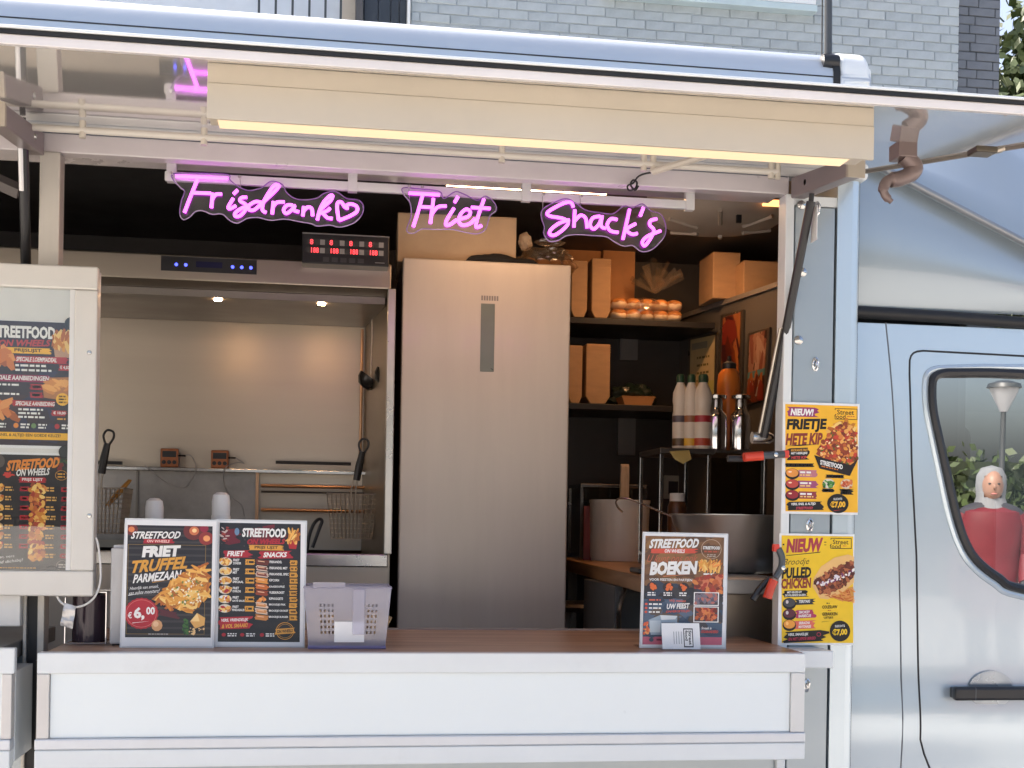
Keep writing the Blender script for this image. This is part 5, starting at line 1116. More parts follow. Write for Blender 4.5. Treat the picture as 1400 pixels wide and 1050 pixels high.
# ladles on the side wall
for i, (x0, y0, x1, y1, lab) in enumerate(((509, 405, 505, 520, 'black ladle hanging in the corner of the splash back'), (528, 450, 528, 515, 'black ladle half hidden by the fryer corner post'))):
    Yl = 1.62-.2*i; a, b_ = pt(x0, y0, Yl), pt(x1, y1, Yl)
    t = thing('ladle', lab, 'ladle', (b_.x, Yl, b_.z), 0, 'ladles hanging by the fryer')
    MB().tube([a+Vector((0, 0, .02)), a, (a+b_)/2+Vector((.004, 0, 0)), b_+Vector((.004, 0, .02))], .003, 6).build('handle', STEELW, t, smooth=True)
    bw = MB().lathe([(.0, -.035), (.025, -.03), (.042, -.01), (.046, .01), (.042, .01), (.038, -.006), (0, -.028)], (0, 0, 0), 20)
    rm = Matrix.Rotation(R(38), 4, 'Y'); bw.v = [tuple(rm @ Vector(v)+b_+Vector((-.004, 0, 0))) for v in bw.v]
    bw.build('bowl', mat('black_enamel', (.03, .03, .03), .25, .3), t, smooth=True)
# temperature read-out above the hood
a, b_ = pt(414, 317, 1.02), pt(534, 363, 1.02)
t = thing('fryer_display', 'black control box with two rows of red digits on the hood', 'display', ((a.x+b_.x)/2, 1.05, b_.z))
a = pt(413, 338, 1.02); b_ = pt(532, 341, 1.02); zt1, zb1 = pt(472, 320.5, 1.02).z, pt(472, 362, 1.02).z
MB().box(a.x, b_.x, 1.02, 1.16, zb1, zt1).build('case', BLACKP, t, bevel=.003)
MB().box(a.x, b_.x, 1.0185, 1.0198, zt1-.004, zt1).build('top_edge', mat('edge_grey', (.2, .2, .2), .4), t)
W0 = b_.x-a.x; H0 = zt1-zb1
for r_ in (0, 1):
    MB().box(a.x+.05*W0, a.x+.95*W0, 1.0180, 1.0198, zt1-(.40+.27*r_)*H0, zt1-(.20+.27*r_)*H0).build('window', mat('window_smoke', (.06, .06, .062), .25), t)
    for k in range(4):
        x = a.x+(.09+.225*k)*W0; zt2 = zt1-(.215+.27*r_)*H0
        MB().box(x+.115*W0, x+.17*W0, 1.0172, 1.0179, zt2-.17*H0, zt2).build('label', mat('label_grey', (.28, .27, .26), .5), t)
        vs_, fs_ = text_mesh(('8' if r_ == 0 else '188'), .0); w0 = (.035 if r_ == 0 else .085)*W0
        MB().add([(x+(.0 if r_ == 0 else .015*W0)+u*w0, 1.0170, zt2-v*.165*H0) for u, v in vs_], fs_).build('digit', REDLED, t)
for k in range(5): MB().box(a.x+(.24+.10*k)*W0, a.x+(.31+.10*k)*W0, 1.0182, 1.0198, zb1+.08*H0, zb1+.22*H0).build('key', mat('key_dark', (.05, .05, .052), .4), t)
MB().box(a.x+.84*W0, a.x+.95*W0, 1.0185, 1.0198, zb1+.10*H0, zb1+.125*H0).build('maker_mark', MATS['edge_grey'], t)

# ================================================================== FRIDGE AND WHAT IS ON IT
fz = 2.508; fx0, fx1 = .238, .832
frd = thing('fridge', 'tall silver fridge with a narrow recessed handle strip', 'fridge', ((fx0+fx1)/2, 1.5, ZF))
MB().box(fx0+.003, fx1-.003, 1.215, 1.80, ZF+.02, fz-.006).build('cabinet', mat('fridge_side', (.16, .155, .15), .45, .3), frd, bevel=.004)
MB().box(fx0, fx1, 1.15, 1.208, ZF+.06, fz).build('door', FRIDGEM, frd, bevel=.006, seg=3)
MB().box(fx0+.006, fx1-.006, 1.2082, 1.2148, ZF+.06, fz-.008).build('door_gasket', BLACK, frd)
MB().pbox(657, 415, 676, 508, 1.1478, 1.1495).build('handle_strip', mat('strip_green', (.20, .23, .20), .3, .4), frd, bevel=.001)
bd_ = MB()
for k in range(7): bd_.pbox(658+k*3.5, 404+k*.15, 660.4+k*3.5, 410.5+k*.15, 1.1488, 1.1496)
bd_.build('badge', mat('badge_grey', (.25, .235, .23), .4, .5), frd)
for x in (fx0+.05, fx1-.05):
    MB().box(x-.03, x+.03, 1.25, 1.30, ZF, ZF+.0195).build('foot', BLACK, frd)
def carton(name, label, x0, x1, y0, y1, z0, z1, m, group=None, flap=True, rz=0.):
    t = thing(name, label, 'box', ((x0+x1)/2, (y0+y1)/2, z0), rz, group); w_, d_, h_ = x1-x0, y1-y0, z1-z0
    MB().box(-w_/2, w_/2, -d_/2, d_/2, 0, h_-.003).build('body', m, t, world=False, bevel=.003)
    if flap:
        MB().box(-w_/2, -.001, -d_/2, d_/2, h_-.0028, h_).build('flap', m, t, world=False); MB().box(.001, w_/2, -d_/2, d_/2, h_-.0028, h_).build('flap', m, t, world=False)
    return t
a, b_ = pt(546, 325, 1.22), pt(708, 325, 1.22)
carton('cardboard_box', 'plain cardboard box lying on top of the fridge', a.x, b_.x, 1.22, 1.58, fz+.001, pt(620, 294, 1.22).z, CARD, rz=R(-2))
c = pt(682, 350, 1.19)
o = MB().blob((c.x-.02, 1.185, fz+.012), (.085, .022, .022), 4, .35, 1.6).blob((c.x+.09, 1.185, fz+.008), (.05, .02, .014), 9, .3, 1.6).build('cap', mat('black_cloth', (.012, .012, .012), .9), smooth=True); tag(o, 'crumpled black cloth cap on the fridge in front of the box', 'cap')
# bag of bread beside the box
def crumple(mb, c, r, seed, sub=4, amp=.35):
    bm = bmesh.new(); bmesh.ops.create_icosphere(bm, subdivisions=sub, radius=1)
    for v in bm.verts:
        k = 1+amp*noise.noise(v.co*2.2+Vector((seed, 0, 0)))+.16*abs(noise.noise(v.co*6+Vector((0, seed, 0))))
        v.co = Vector((v.co.x*r[0]*k, v.co.y*r[1]*k, v.co.z*r[2]*k))+Vector(c)
    mb.add([v.co.copy() for v in bm.verts], [tuple(v.index for v in f.verts) for f in bm.faces]); bm.free(); return mb
c = pt(752, 345, 1.35)
t = thing('bread_bag', 'crinkled plastic bag of rolls lying on the fridge corner', 'bag', (c.x, 1.35, fz))
crumple(MB(), (c.x-.015, 1.36, fz+.05), (.105, .10, .050), 2.2).build('film', BAGM, t)
for k in range(4): MB().blob((c.x-.075+.047*k, 1.36, fz+.035), (.032, .05, .028), k, .15).build('roll', mat('bread_crust', (.50, .24, .08), .6, var=.25, vscale=18), t, smooth=True)
crumple(MB(), pt(718, 331, 1.34), (.024, .02, .032), 5.1, 3).build('knot', mat('paper_knot', (.62, .5, .36), .7), t)
crumple(MB(), pt(752, 332, 1.30), (.05, .03, .014), 7.7, 3).build('film_fold', BAGM, t)
# ================================================================== SHELVES
def kraft_stack(label, px0, px1, pyt, Yf, zs, group):
    x0, x1 = pt(px0, 400, Yf).x, pt(px1, 400, Yf).x; h_ = pt((px0+px1)/2, pyt, Yf).z-zs-.001; w_ = x1-x0
    t = thing('tray_stack', label, 'food trays', ((x0+x1)/2, Yf+.1, zs+.0005), 0, group)
    MB().prism([(-w_/2*.62, 0), (w_/2*.62, 0), (w_/2, .03), (w_/2, h_), (-w_/2, h_), (-w_/2, .03)], -.1, .1).build('tray', KRAFT, t, world=False, bevel=.004)
    for k in range(3): MB().box(-w_/2-.0015, w_/2+.0015, -.102, .1, h_-.012-.010*k-.002, h_-.012-.010*k).build('rim', KRAFT, t, world=False)
    return t
for (a, b_, y, zs, lab) in ((781, 803, 356, zs1, 'stack of brown kraft food trays on the upper shelf against the fridge'), (809, 835, 353, zs1, 'stack of brown kraft food trays on the upper shelf beside the bread rolls'),
                        (779, 798, 472, zs2, 'stack of brown kraft food trays on the lower shelf against the fridge'), (803, 836, 470, zs2, 'stack of brown kraft food trays on the lower shelf beside the small tray')):
    kraft_stack(lab, a, b_, y, 1.905, zs, 'kraft tray stacks on the shelves')
a, b_ = pt(772, 340, 2.12), pt(822, 340, 2.12); carton('cardboard_box', 'orange lit cardboard box behind the kraft tray stacks', a.x, b_.x, 2.12, 2.29, zs1+.001, pt(800, 330, 2.12).z, KRAFTD)
a, b_ = pt(824, 380, 2.10), pt(868, 380, 2.10); carton('cardboard_box', 'tall cardboard box behind the bag of bread rolls', a.x, b_.x, 2.10, 2.28, zs1+.001, pt(845, 334, 2.10).z, KRAFTD)
# bag of bread rolls
c = pt(884, 420, 1.93)
t = thing('bread_rolls', 'two layers of golden bread rolls in a clear bag on the upper shelf', 'bread', (c.x, 1.96, zs1))
CRUST = mat('roll_crust', (.62, .25, .06), .38, var=.35, vscale=14, coat=.3); CRUMB = mat('roll_crumb', (.72, .55, .36), .7)
x0, x1 = pt(836, 420, 1.95).x, pt(930, 420, 1.95).x; rw = (x1-x0)/5
for l_ in (0, 1):
    for k in range(5):
        for d_ in (0, 1):
            cx = x0+rw*(k+.5); zc2 = zs1+.022+.046*l_
            rl = MB().blob((cx, 1.95+.07*d_, zc2), (rw*.60, .046, .025), k+5*l_, .08, 1.5).build('roll', CRUMB, t, smooth=True)
            MB().blob((cx, 1.950+.07*d_, zc2+.008), (rw*.59, .0465, .020), k+5*l_+20, .06, 1.5).build('crust', CRUST, rl, smooth=True)
crumple(MB(), ((x0+x1)/2, 1.985, zs1+.052), ((x1-x0)*.50, .085, .050), 3.3, 4, .12).build('film', BAGM, t)
fl = MB(); pc = pt(895, 400, 1.97)
for k in range(26):
    a_ = random.uniform(-1.1, 1.1); L = random.uniform(.06, .16); tip = pc+Vector((math.sin(a_)*L*.9, random.uniform(-.04, .04), math.cos(a_)*L)); s_ = Vector((math.cos(a_), .2, -math.sin(a_)))*random.uniform(.008, .022)
    fl.add([pc-s_*.3, pc+s_*.3, tip+s_+Vector((0, .01, 0)), tip-s_], [(0, 1, 2, 3)])
fl.build('bag_neck', BAGM, t)
# things in the dark further right on the over-cab shelf
a, b_ = pt(975, 375, 1.85), pt(1012, 375, 1.85); carton('cardboard_box', 'dim cardboard box standing over the cab partition', a.x, b_.x, 1.85, 2.05, 2.5465, pt(993, 345, 1.85).z, KRAFT)
a, b_ = pt(1017, 378, 1.75), pt(1068, 378, 1.75); carton('cardboard_box', 'low flat cardboard box over the cab partition near the truck jamb', a.x, b_.x, 1.75, 2.0, 2.5465, pt(1040, 357, 1.75).z, KRAFT)
a = pt(860, 545, 1.92)
x0, x1 = pt(850, 545, 1.92).x, pt(895, 545, 1.92).x
t = thing('food_tray', 'small open kraft tray on the lower shelf', 'food tray', ((x0+x1)/2, 1.97, zs2+.0005)); w_ = x1-x0
MB().add([(-w_/2*.8, -.05, 0), (w_/2*.8, -.05, 0), (w_/2*.8, .05, 0), (-w_/2*.8, .05, 0), (-w_/2, -.06, .036), (w_/2, -.06, .036), (w_/2, .06, .036), (-w_/2, .06, .036)], [(0, 3, 2, 1), (0, 1, 5, 4), (1, 2, 6, 5), (2, 3, 7, 6), (3, 0, 4, 7)]).build('tray', KRAFTD, t, world=False)
MB().tube([(-w_/2, -.06, .036), (w_/2, -.06, .036), (w_/2, .06, .036), (-w_/2, .06, .036)], .002, 5, closed=True).build('rim', KRAFTD, t, world=False)
c = pt(865, 520, 2.12); o = crumple(MB(), (c.x, 2.12, zs2+.05), (.10, .07, .055), 8.8, 4, .4).build('bag', mat('dark_green_bag', (.012, .022, .016), .3), smooth=True); tag(o, 'dark green plastic bag bunched up behind the small kraft tray', 'bag')
# ================================================================== FRAMES ON THE PARTITION
def framed(label, quad, paint, seed):
    c = onwall((quad[0][0]+quad[2][0])/2, quad[2][1], .0)
    t = thing('picture_frame', label, 'picture frame', tuple(c), 0, 'frames on the dark partition')
    wallquad(MB(), quad, .0015, .012).build('frame', mat('frame_bronze', (.11, .095, .075), .3, .6), t, bevel=.002)
    (x0, y0), (x1, y1), (x2, y2), (x3, y3) = quad; i_ = 3.2
    inner = [(x0+i_, y0+i_+.5), (x1-i_, y1+i_+.5), (x2-i_, y2-i_-.5), (x3+i_, y3-i_-.5)]
    f = [onwall(x, y, .0125) for x, y in inner]
    P = Poster(f[0], f[1]-f[0], f[3]-f[0], (0, 0, 100, 140), 0, seed)
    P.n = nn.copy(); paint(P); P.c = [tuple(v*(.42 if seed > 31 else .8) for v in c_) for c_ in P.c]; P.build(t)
def paper(P): P.rect(0, 0, 100, 140, rgb(206, 188, 140)).rect(6, 8, 70, 20, rgb(150, 150, 130)).lines(28, 34, 80, 7, 14, 4, rgb(110, 104, 60), .4).rect(70, 80, 98, 138, rgb(196, 190, 110))
def foto(P): P.clip = (0, 0, 100, 140); P.rect(0, 0, 100, 140, rgb(60, 34, 30)).pile([(5, 20), (95, 5), (95, 130), (5, 135)], 60, MEAT+[rgb(214, 130, 80), rgb(90, 40, 40)], 12, 22, 2.5, 1.1)
def foto2(P): P.clip = (0, 0, 100, 140); P.rect(0, 0, 100, 140, rgb(66, 40, 34)).pile([(8, 8), (92, 8), (92, 70), (8, 70)], 30, [rgb(206, 150, 120), rgb(170, 100, 80), rgb(226, 180, 150)], 9, 14, 3.5, 1.5).rect(0, 76, 100, 90, rgb(110, 170, 170)).pile([(8, 96), (92, 96), (92, 134), (8, 134)], 24, MEAT+[rgb(200, 190, 180)], 9, 14, 2.)
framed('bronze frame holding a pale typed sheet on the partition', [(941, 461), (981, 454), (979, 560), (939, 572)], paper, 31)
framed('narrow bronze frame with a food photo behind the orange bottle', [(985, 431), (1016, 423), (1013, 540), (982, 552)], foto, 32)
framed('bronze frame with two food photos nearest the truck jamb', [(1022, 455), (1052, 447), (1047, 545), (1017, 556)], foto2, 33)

# ================================================================== PREP TABLE ON THE RIGHT
TZ = 1.444
tb = thing('prep_table', 'wooden prep table along the right side behind the counter', 'table', (1.3, 1.2, ZF))
tt = [(.905, .26), (1.040, .26), (1.040, .955), (1.60, .955), (1.55, 2.28), (1.0, 2.28)]; nt_ = len(tt)
MB().add([(x, y, TZ-.05) for x, y in tt]+[(x, y, TZ) for x, y in tt], [tuple(range(nt_-1, -1, -1)), tuple(range(nt_, 2*nt_))]+[(i, (i+1) % nt_, (i+1) % nt_+nt_, i+nt_) for i in range(nt_)]).build('table_top', OAK, tb, bevel=.003)
tb_in = [(.98, .33), (1.32, 1.02), (1.50, 2.2), (1.06, 2.2)]
for (x, y) in tb_in: MB().box(x-.02, x+.02, y-.02, y+.02, ZF, TZ-.0505).build('leg', STEEL2, tb)
# bucket with stick
c = pt(846, 762, 1.78); br_ = (pt(886, 720, 1.78).x-pt(806, 720, 1.78).x)/2; bh = pt(846, 684, 1.78).z-TZ
t = thing('bucket', 'white plastic sauce bucket on the wooden prep table', 'bucket', (c.x, 1.78, TZ))
MB().lathe([(br_*.93, 0), (br_*.96, .02), (br_, bh-.012), (br_*1.02, bh-.012), (br_*1.02, bh), (br_*.96, bh), (br_*.94, bh-.01), (br_*.88, .006), (0, .006)], (c.x, 1.78, TZ+.001), 36).build('body', WHITEP, t, smooth=True)
MB().pbox(798, 692, 812, 770, 1.80, 1.806).build('label', mat('label_red', (.25, .04, .03), .4), t)
a, b_ = pt(853, 690, 1.76), pt(854, 637, 1.80)
t = thing('wooden_stick', 'pale wooden paddle standing up in the white bucket', 'stick', (a.x, 1.76, TZ+.02))
MB().add([(a.x-.020, 1.75, TZ+.02), (a.x+.020, 1.75, TZ+.02), (a.x+.020, 1.765, TZ+.02), (a.x-.020, 1.765, TZ+.02), (b_.x-.018, 1.79, b_.z), (b_.x+.018, 1.79, b_.z), (b_.x+.018, 1.805, b_.z), (b_.x-.018, 1.805, b_.z)],
         [(0, 3, 2, 1), (4, 5, 6, 7), (0, 1, 5, 4), (1, 2, 6, 5), (2, 3, 7, 6), (3, 0, 4, 7)]).build('paddle', mat('pale_wood', (.42, .34, .26), .6, var=.15, vscale=20, stretch=(5, 5, .4)), t, bevel=.003)
MB().tube([b_+Vector((-.017, .0, .001)), b_+Vector((.017, 0, .001))], .006, 8).build('paddle_tip', mat('pale_wood', (1, 1, 1)), t, smooth=True)
# glass warming box behind the bucket
x0, x1 = pt(793, 720, 1.98).x, pt(884, 720, 1.98).x; zt1 = pt(840, 662, 1.98).z
t = thing('warming_box', 'steel framed glass warming box behind the white bucket', 'warming box', ((x0+x1)/2, 2.1, TZ))
MB().box(x0, x1, 1.98, 2.25, TZ+.001, TZ+.02).build('base', STEEL2, t); MB().box(x0, x1, 1.98, 2.25, zt1-.015, zt1).build('top', STEEL2, t, bevel=.002)
for x in (x0+.006, x1-.006):
    for y in (1.986, 2.244): MB().box(x-.006, x+.006, y-.006, y+.006, TZ+.0203, zt1-.0153).build('corner_post', STEEL2, t)
MB().box(x0+.013, x1-.013, 1.982, 1.985, TZ+.021, zt1-.016).build('front_glass', GLASS, t)
# steel bowl
bc = pt(1003, 706, .72); bz = TZ+.0005
t = thing('mixing_bowl', 'large wide stainless mixing bowl on the prep table', 'bowl', (bc.x+.02, .72, TZ))
br2 = .222; bt = pt(1003, 706, .72).z-TZ
bt = max(.15, bt)
MB().lathe([(.10, 0), (.14, .006), (.185, bt*.35), (br2, bt), (br2+.006, bt+.002), (br2+.006, bt+.005), (br2-.004, bt+.004), (.18, bt*.36), (.13, .01), (0, .008)], (bc.x+.02, .72, bz), 48).build('body', mat('bowl_steel', (.62, .60, .57), .32, .9, var=.06, vscale=4), t, smooth=True, angle=50)
# ladle lying from bowl to bucket
a_, b_ = pt(846, 692, .95), pt(916, 708, .85)
t = thing('hook_ladle', 'thin steel ladle handle with a hooked end resting over the bowl rim', 'ladle', tuple(b_))
hk = [(851, 700), (845, 694), (842, 686), (848, 681), (862, 683), (890, 694), (916, 705), (950, 716)]
MB().tube(crom([pt(x, y, .92-.012*i) for i, (x, y) in enumerate(hk)], 6), .0032, 8).build('handle', STEEL2, t, smooth=True)
q = pt(950, 716, .836); MB().lathe([(0, -.03), (.03, -.022), (.04, 0), (.037, 0), (.028, -.019), (0, -.026)], (q.x+.03, .82, q.z-.005), 20).build('scoop', STEEL2, t, smooth=True)
# black handled tool on table edge
q = pt(874, 778, .55)
o = MB().box(q.x-.014, q.x+.03, .5, .62, TZ+.001, TZ+.018).build('knife_block', BLACKP, bevel=.005); tag(o, 'short black knife handle lying on the prep table edge', 'knife')
# rack with canisters and bottles
rz0 = pt(970, 614, 1.2).z; rx0, rx1 = pt(901, 640, 1.2).x, pt(1046, 640, 1.2).x; rxm = pt(969, 640, 1.2).x
t = thing('steel_rack', 'small steel rack carrying sauce bottles and canisters above the bowl', 'rack', ((rx0+rx1)/2, 1.32, TZ))
MB().box(rx0, rxm+.02, 1.19, 1.5, rz0-.02, rz0).build('rack_top', mat('rack_dark', (.10, .095, .09), .4, .6), t, bevel=.003)
MB().box(rxm+.0203, rx1+.02, 1.19, 1.5, rz0-.014, rz0-.002).build('rack_top', MATS['rack_dark'], t, bevel=.002)
for x in (rx0+.008, rxm, rx1):
    for y in (1.2, 1.49): MB().box(x-.007, x+.007, y-.007, y+.007, TZ+.0005, rz0-.0205).build('rack_post', STEEL2, t, bevel=.002)
MB().box(rxm-.006, rx1, 1.21, 1.214, TZ+.06, rz0-.03).build('rack_glass', clear('smoked_glass', (.35, .34, .32), .05), t)
MB().box(rx0+.01, rx1, 1.19, 1.5, TZ+.035, TZ+.045).build('rack_shelf', STEEL2, t)
def bottle(label, px_, Yb, tint, w_=20):
    c = pt(px_, 612, Yb); r_ = (pt(px_+w_/2, 600, Yb).x-pt(px_-w_/2, 600, Yb).x)/2; z0 = rz0+.0005; h_ = pt(px_, 523, Yb).z-z0
    t = thing('sauce_bottle', label, 'bottle', (c.x, Yb, z0), 0, 'white sauce bottles on the rack')
    MB().lathe([(r_*.9, 0), (r_, .01), (r_, h_*.52), (r_*.9, h_*.56), (r_*.9, h_*.66), (r_, h_*.72), (r_*.95, h_*.85), (r_*.5, h_*.98), (r_*.45, h_)], (0, 0, 0), 24).build('body', mat('bottle_white', (.66, .60, .52), .35, var=.03), t, world=False, smooth=True)
    MB().lathe([(r_*.55, h_), (r_*.55, h_+.022), (r_*.4, h_+.03), (0, h_+.03)], (0, 0, 0), 18).build('cap', mat('green_cap', (.02, .06, .03), .4), t, world=False, smooth=True)
    MB().lathe([(r_*1.008, .012), (r_*1.008, h_*.16)], (0, 0, 0), 24).build('label_band', mat(tint[0], tint[1], .4), t, world=False, smooth=True)
    MB().lathe([(r_*1.008, h_*.40), (r_*1.008, h_*.50)], (0, 0, 0), 24).build('label_text', mat(tint[2], tint[3], .4), t, world=False, smooth=True)
bottle('white sauce bottle with a dark printed label, first in the row', 929, 1.27, ('ink_brown', (.10, .06, .03), 'ink_navy', (.1, .08, .1)))
bottle('white sauce bottle with a yellow label band', 944, 1.25, ('ink_yellow', (.65, .38, .04), 'ink_brown2', (.3, .12, .05)))
bottle('white sauce bottle with a red label band beside the canister', 960, 1.23, ('ink_red', (.45, .07, .03), 'ink_red2', (.4, .03, .04)), 24)
def canister(label, px_, Yb):
    c = pt(px_, 612, Yb); r_ = (pt(px_+14, 600, Yb).x-pt(px_-14, 600, Yb).x)/2; z0 = rz0-.0015; h_ = pt(px_, 541, Yb).z-z0
    t = thing('canister', label, 'canister', (c.x, Yb, z0), 0, 'steel canisters on the rack')
    MB().lathe([(r_*.96, 0), (r_, .006), (r_, h_*.60), (r_*.93, h_*.66), (r_*.62, h_*.72), (r_*.55, h_*.78)], (0, 0, 0), 32).build('body', CHROME, t, world=False, smooth=True)
    MB().lathe([(r_*.56, h_*.781), (r_*.56, h_*.92), (r_*.9, h_*.94), (r_*.92, h_), (r_*.5, h_*1.03), (0, h_*1.035)], (0, 0, 0), 28).build('lid', STEEL2, t, world=False, smooth=True)
canister('polished steel pump canister next to the white sauce bottles', 979, 1.24); canister('polished steel pump canister next to the gas strut', 1012, 1.24)
c = pt(996, 545, 1.36)
t = thing('squeeze_bottle', 'orange squeeze bottle with black lid standing behind the canisters', 'bottle', (c.x, 1.36, rz0))
zo = pt(996, 505, 1.36).z
MB().lathe([(.040, 0), (.044, .01), (.044, zo-rz0-.06), (.04, zo-rz0-.02), (.026, zo-rz0)], (c.x, 1.36, rz0+.0005), 24).build('body', mat('orange_sauce', (.62, .19, .03), .3), t, smooth=True)
MB().lathe([(.027, 0), (.027, .02), (.01, .03), (.006, .05), (0, .05)], (c.x, 1.36, zo+.001), 18).build('lid', BLACKP, t, smooth=True)
a, b_ = pt(915, 617, 1.185), pt(942, 617, 1.185)
o = MB().add([(a.x, 1.184, a.z), (b_.x, 1.184, b_.z+.004), (b_.x+.006, 1.17, b_.z-.028), ((a.x+b_.x)/2+.01, 1.168, a.z-.045), (a.x+.02, 1.178, a.z-.03)], [(0, 1, 2), (0, 2, 3), (0, 3, 4)]).build('note', mat('yellow_note', (.42, .34, .12), .7)); tag(o, 'torn yellow paper note stuck under the rack edge', 'note')
# socket and spice jar behind the rack
o = thing('wall_socket', 'pale wall socket on the dark back wall behind the rack', 'socket', (pt(921, 680, 2.28).x, 2.28, pt(921, 680, 2.28).z))
sk = MB().pbox(908, 650, 933, 682, 2.285, 2.2985).build('plate', mat('socket_grey', (.30, .32, .29), .5), o, bevel=.004)
MB().pbox(914, 658, 927, 676, 2.2835, 2.2848).build('insert', BLACKP, o)
c = pt(926, 690, 1.3); 
t = thing('spice_jar', 'brown spice jar with white lid on the rack shelf', 'jar', (c.x, 1.3, TZ+.0455))
zj = pt(926, 684, 1.3).z; MB().lathe([(.034, 0), (.036, .008), (.036, max(.05, zj-TZ-.07)), (.028, max(.06, zj-TZ-.05))], (c.x, 1.3, TZ+.046), 20).build('body', mat('spice_brown', (.12, .05, .02), .35, var=.4, vscale=30), t, smooth=True)
MB().lathe([(.029, 0), (.029, .03), (0, .031)], (c.x, 1.3, TZ+.046+max(.06, zj-TZ-.05)), 18).build('lid', WHITEP, t, smooth=True)
# steel bain-marie under the bowl side, chair back in the gloom
x0, x1 = 1.08, 1.175
t = thing('steel_unit', 'brushed steel unit with a pale top edge behind the booking sign', 'steel unit', (1.13, .24, ZF))
ux0, ux1 = 1.0415, 1.335
MB().box(ux0, ux1, .240, .945, ZF, TZ-.0425).build('body', STEEL, t, bevel=.002)
MB().box(ux0, ux1, .232, .952, TZ-.042, TZ).build('top', mat('edge_light', (.6, .6, .58), .35, .5), t, bevel=.003)
a, b_ = pt(855, 803, .75), pt(846, 862, .75)
t = thing('handle_bar', 'curved steel bar handle on the dark cupboard under the prep table', 'handle', (b_.x, .75, b_.z-.1))
MB().tube(crom([a+Vector((.01, .03, .0)), a, (a+b_)/2+Vector((-.012, -.01, 0)), b_, b_+Vector((.0, 0, -.1))], 5), .009, 8).build('bar', STEEL2, t, smooth=True)
x0, x1 = pt(822, 830, 1.0).x, pt(872, 830, 1.0).x
t = thing('cupboard', 'dark grey cupboard under the prep table', 'cupboard', ((x0+x1)/2, 1.2, ZF)); MB().box(x0, x1, .80, 1.3, ZF, TZ-.052).build('body', mat('cupboard_grey', (.10, .105, .105), .5), t, bevel=.004); MB().box(x0+.01, x1-.01, .794, .7995, ZF+.03, TZ-.07).build('door', MATS['cupboard_grey'], t, bevel=.003)
c = pt(800, 828, 1.5)
t = thing('stool', 'dim stool with a round steel seat under the prep table', 'stool', (c.x, 1.5, ZF))
MB().lathe([(0, -.02), (.13, -.018), (.14, 0), (.13, .012), (0, .014)], (c.x, 1.5, c.z), 24).build('seat', MATS['dark_steel'], t, smooth=True)
for k in range(3):
    a_ = R(120*k+40); MB().tube([(c.x+.06*math.cos(a_), 1.5+.06*math.sin(a_), c.z-.02), (c.x+.17*math.cos(a_), 1.5+.17*math.sin(a_), ZF)], .012, 8).build('leg', STEELW, t, smooth=True)

# ================================================================== ON THE COUNTER
def pump(label, px_, pyt, Yb):
    c = pt(px_, 700, Yb); zt1 = pt(px_, pyt, Yb).z; h_ = zt1-CZ
    t = thing('dispenser_bottle', label, 'bottle', (c.x, Yb, CZ), 0, 'white capped bottles behind the counter signs')
    MB().lathe([(.038, 0), (.040, .01), (.040, h_-.13), (.034, h_-.10), (.020, h_-.085), (.019, h_-.072)], (c.x, Yb, CZ+.0005), 24).build('body', WHITEP, t, smooth=True)
    MB().lathe([(.0235, h_-.0715), (.024, h_-.025), (.021, h_-.008), (.012, h_-.001), (0, h_)], (c.x, Yb, CZ+.0005), 20).build('cap', mat('cap_white', (.80, .79, .77), .3), t, smooth=True)
    MB().lathe([(.025, h_-.075), (.025, h_-.064), (.0235, h_-.06)], (c.x, Yb, CZ+.0005), 20).build('collar', WHITEP, t, smooth=True)
pump('white bottle with rounded cap behind the truffle fries sign', 211, 681, .22); pump('white bottle with taller rounded cap behind the price list sign', 302, 673, .20)
# napkin dispenser beside the sign
a, b_ = pt(151, 815, -.04), pt(176, 815, -.04)
t = thing('napkin_dispenser', 'pale grey napkin dispenser standing behind the truffle fries sign', 'dispenser', ((a.x+b_.x)/2, -.02, CZ))
MB().box(a.x, b_.x+.03, -.045, .06, CZ+.004, pt(165, 749, -.04).z).build('body', mat('dispenser_grey', (.58, .57, .56), .4), t, bevel=.004)
MB().box(a.x+.006, b_.x+.028, -.040, .055, CZ+.0005, CZ+.0038).build('foot', BLACK, t)
MB().box(a.x+.004, b_.x+.02, -.03, .05, pt(165, 749, -.04).z+.0003, pt(165, 749, -.04).z+.006).build('napkins', PAPER, t)
# plum tin in a wire holder
c = pt(121, 850, .02); r_ = (pt(144, 850, .02).x-pt(98, 850, .02).x)/2; zt1 = pt(120, 815, .02).z
t = thing('tin', 'dark plum metal tin in a wire holder below the menu case', 'tin', (c.x, .02, CZ))
MB().lathe([(r_, 0), (r_, zt1-CZ), (r_*.93, zt1-CZ+.002), (r_*.92, .005), (0, .005)], (c.x, .03, CZ+.003), 28).build('body', mat('plum_enamel', (.035, .018, .03), .25, .2, coat=.4), t, smooth=True)
wr = MB(); e = r_+.008; hh = zt1-CZ+.012
for z in (.003, hh): wr.tube([(c.x-e, .03-e, CZ+z), (c.x+e, .03-e, CZ+z), (c.x+e, .03+e, CZ+z), (c.x-e, .03+e, CZ+z)], .0018, 6, closed=True)
for sx in (-1, 1):
    for sy in (-1, 1): wr.tube([(c.x+sx*e, .03+sy*e, CZ+.002), (c.x+sx*e, .03+sy*e, CZ+hh)], .0018, 6)
wr.build('wire_holder', CHROME, t, smooth=True)
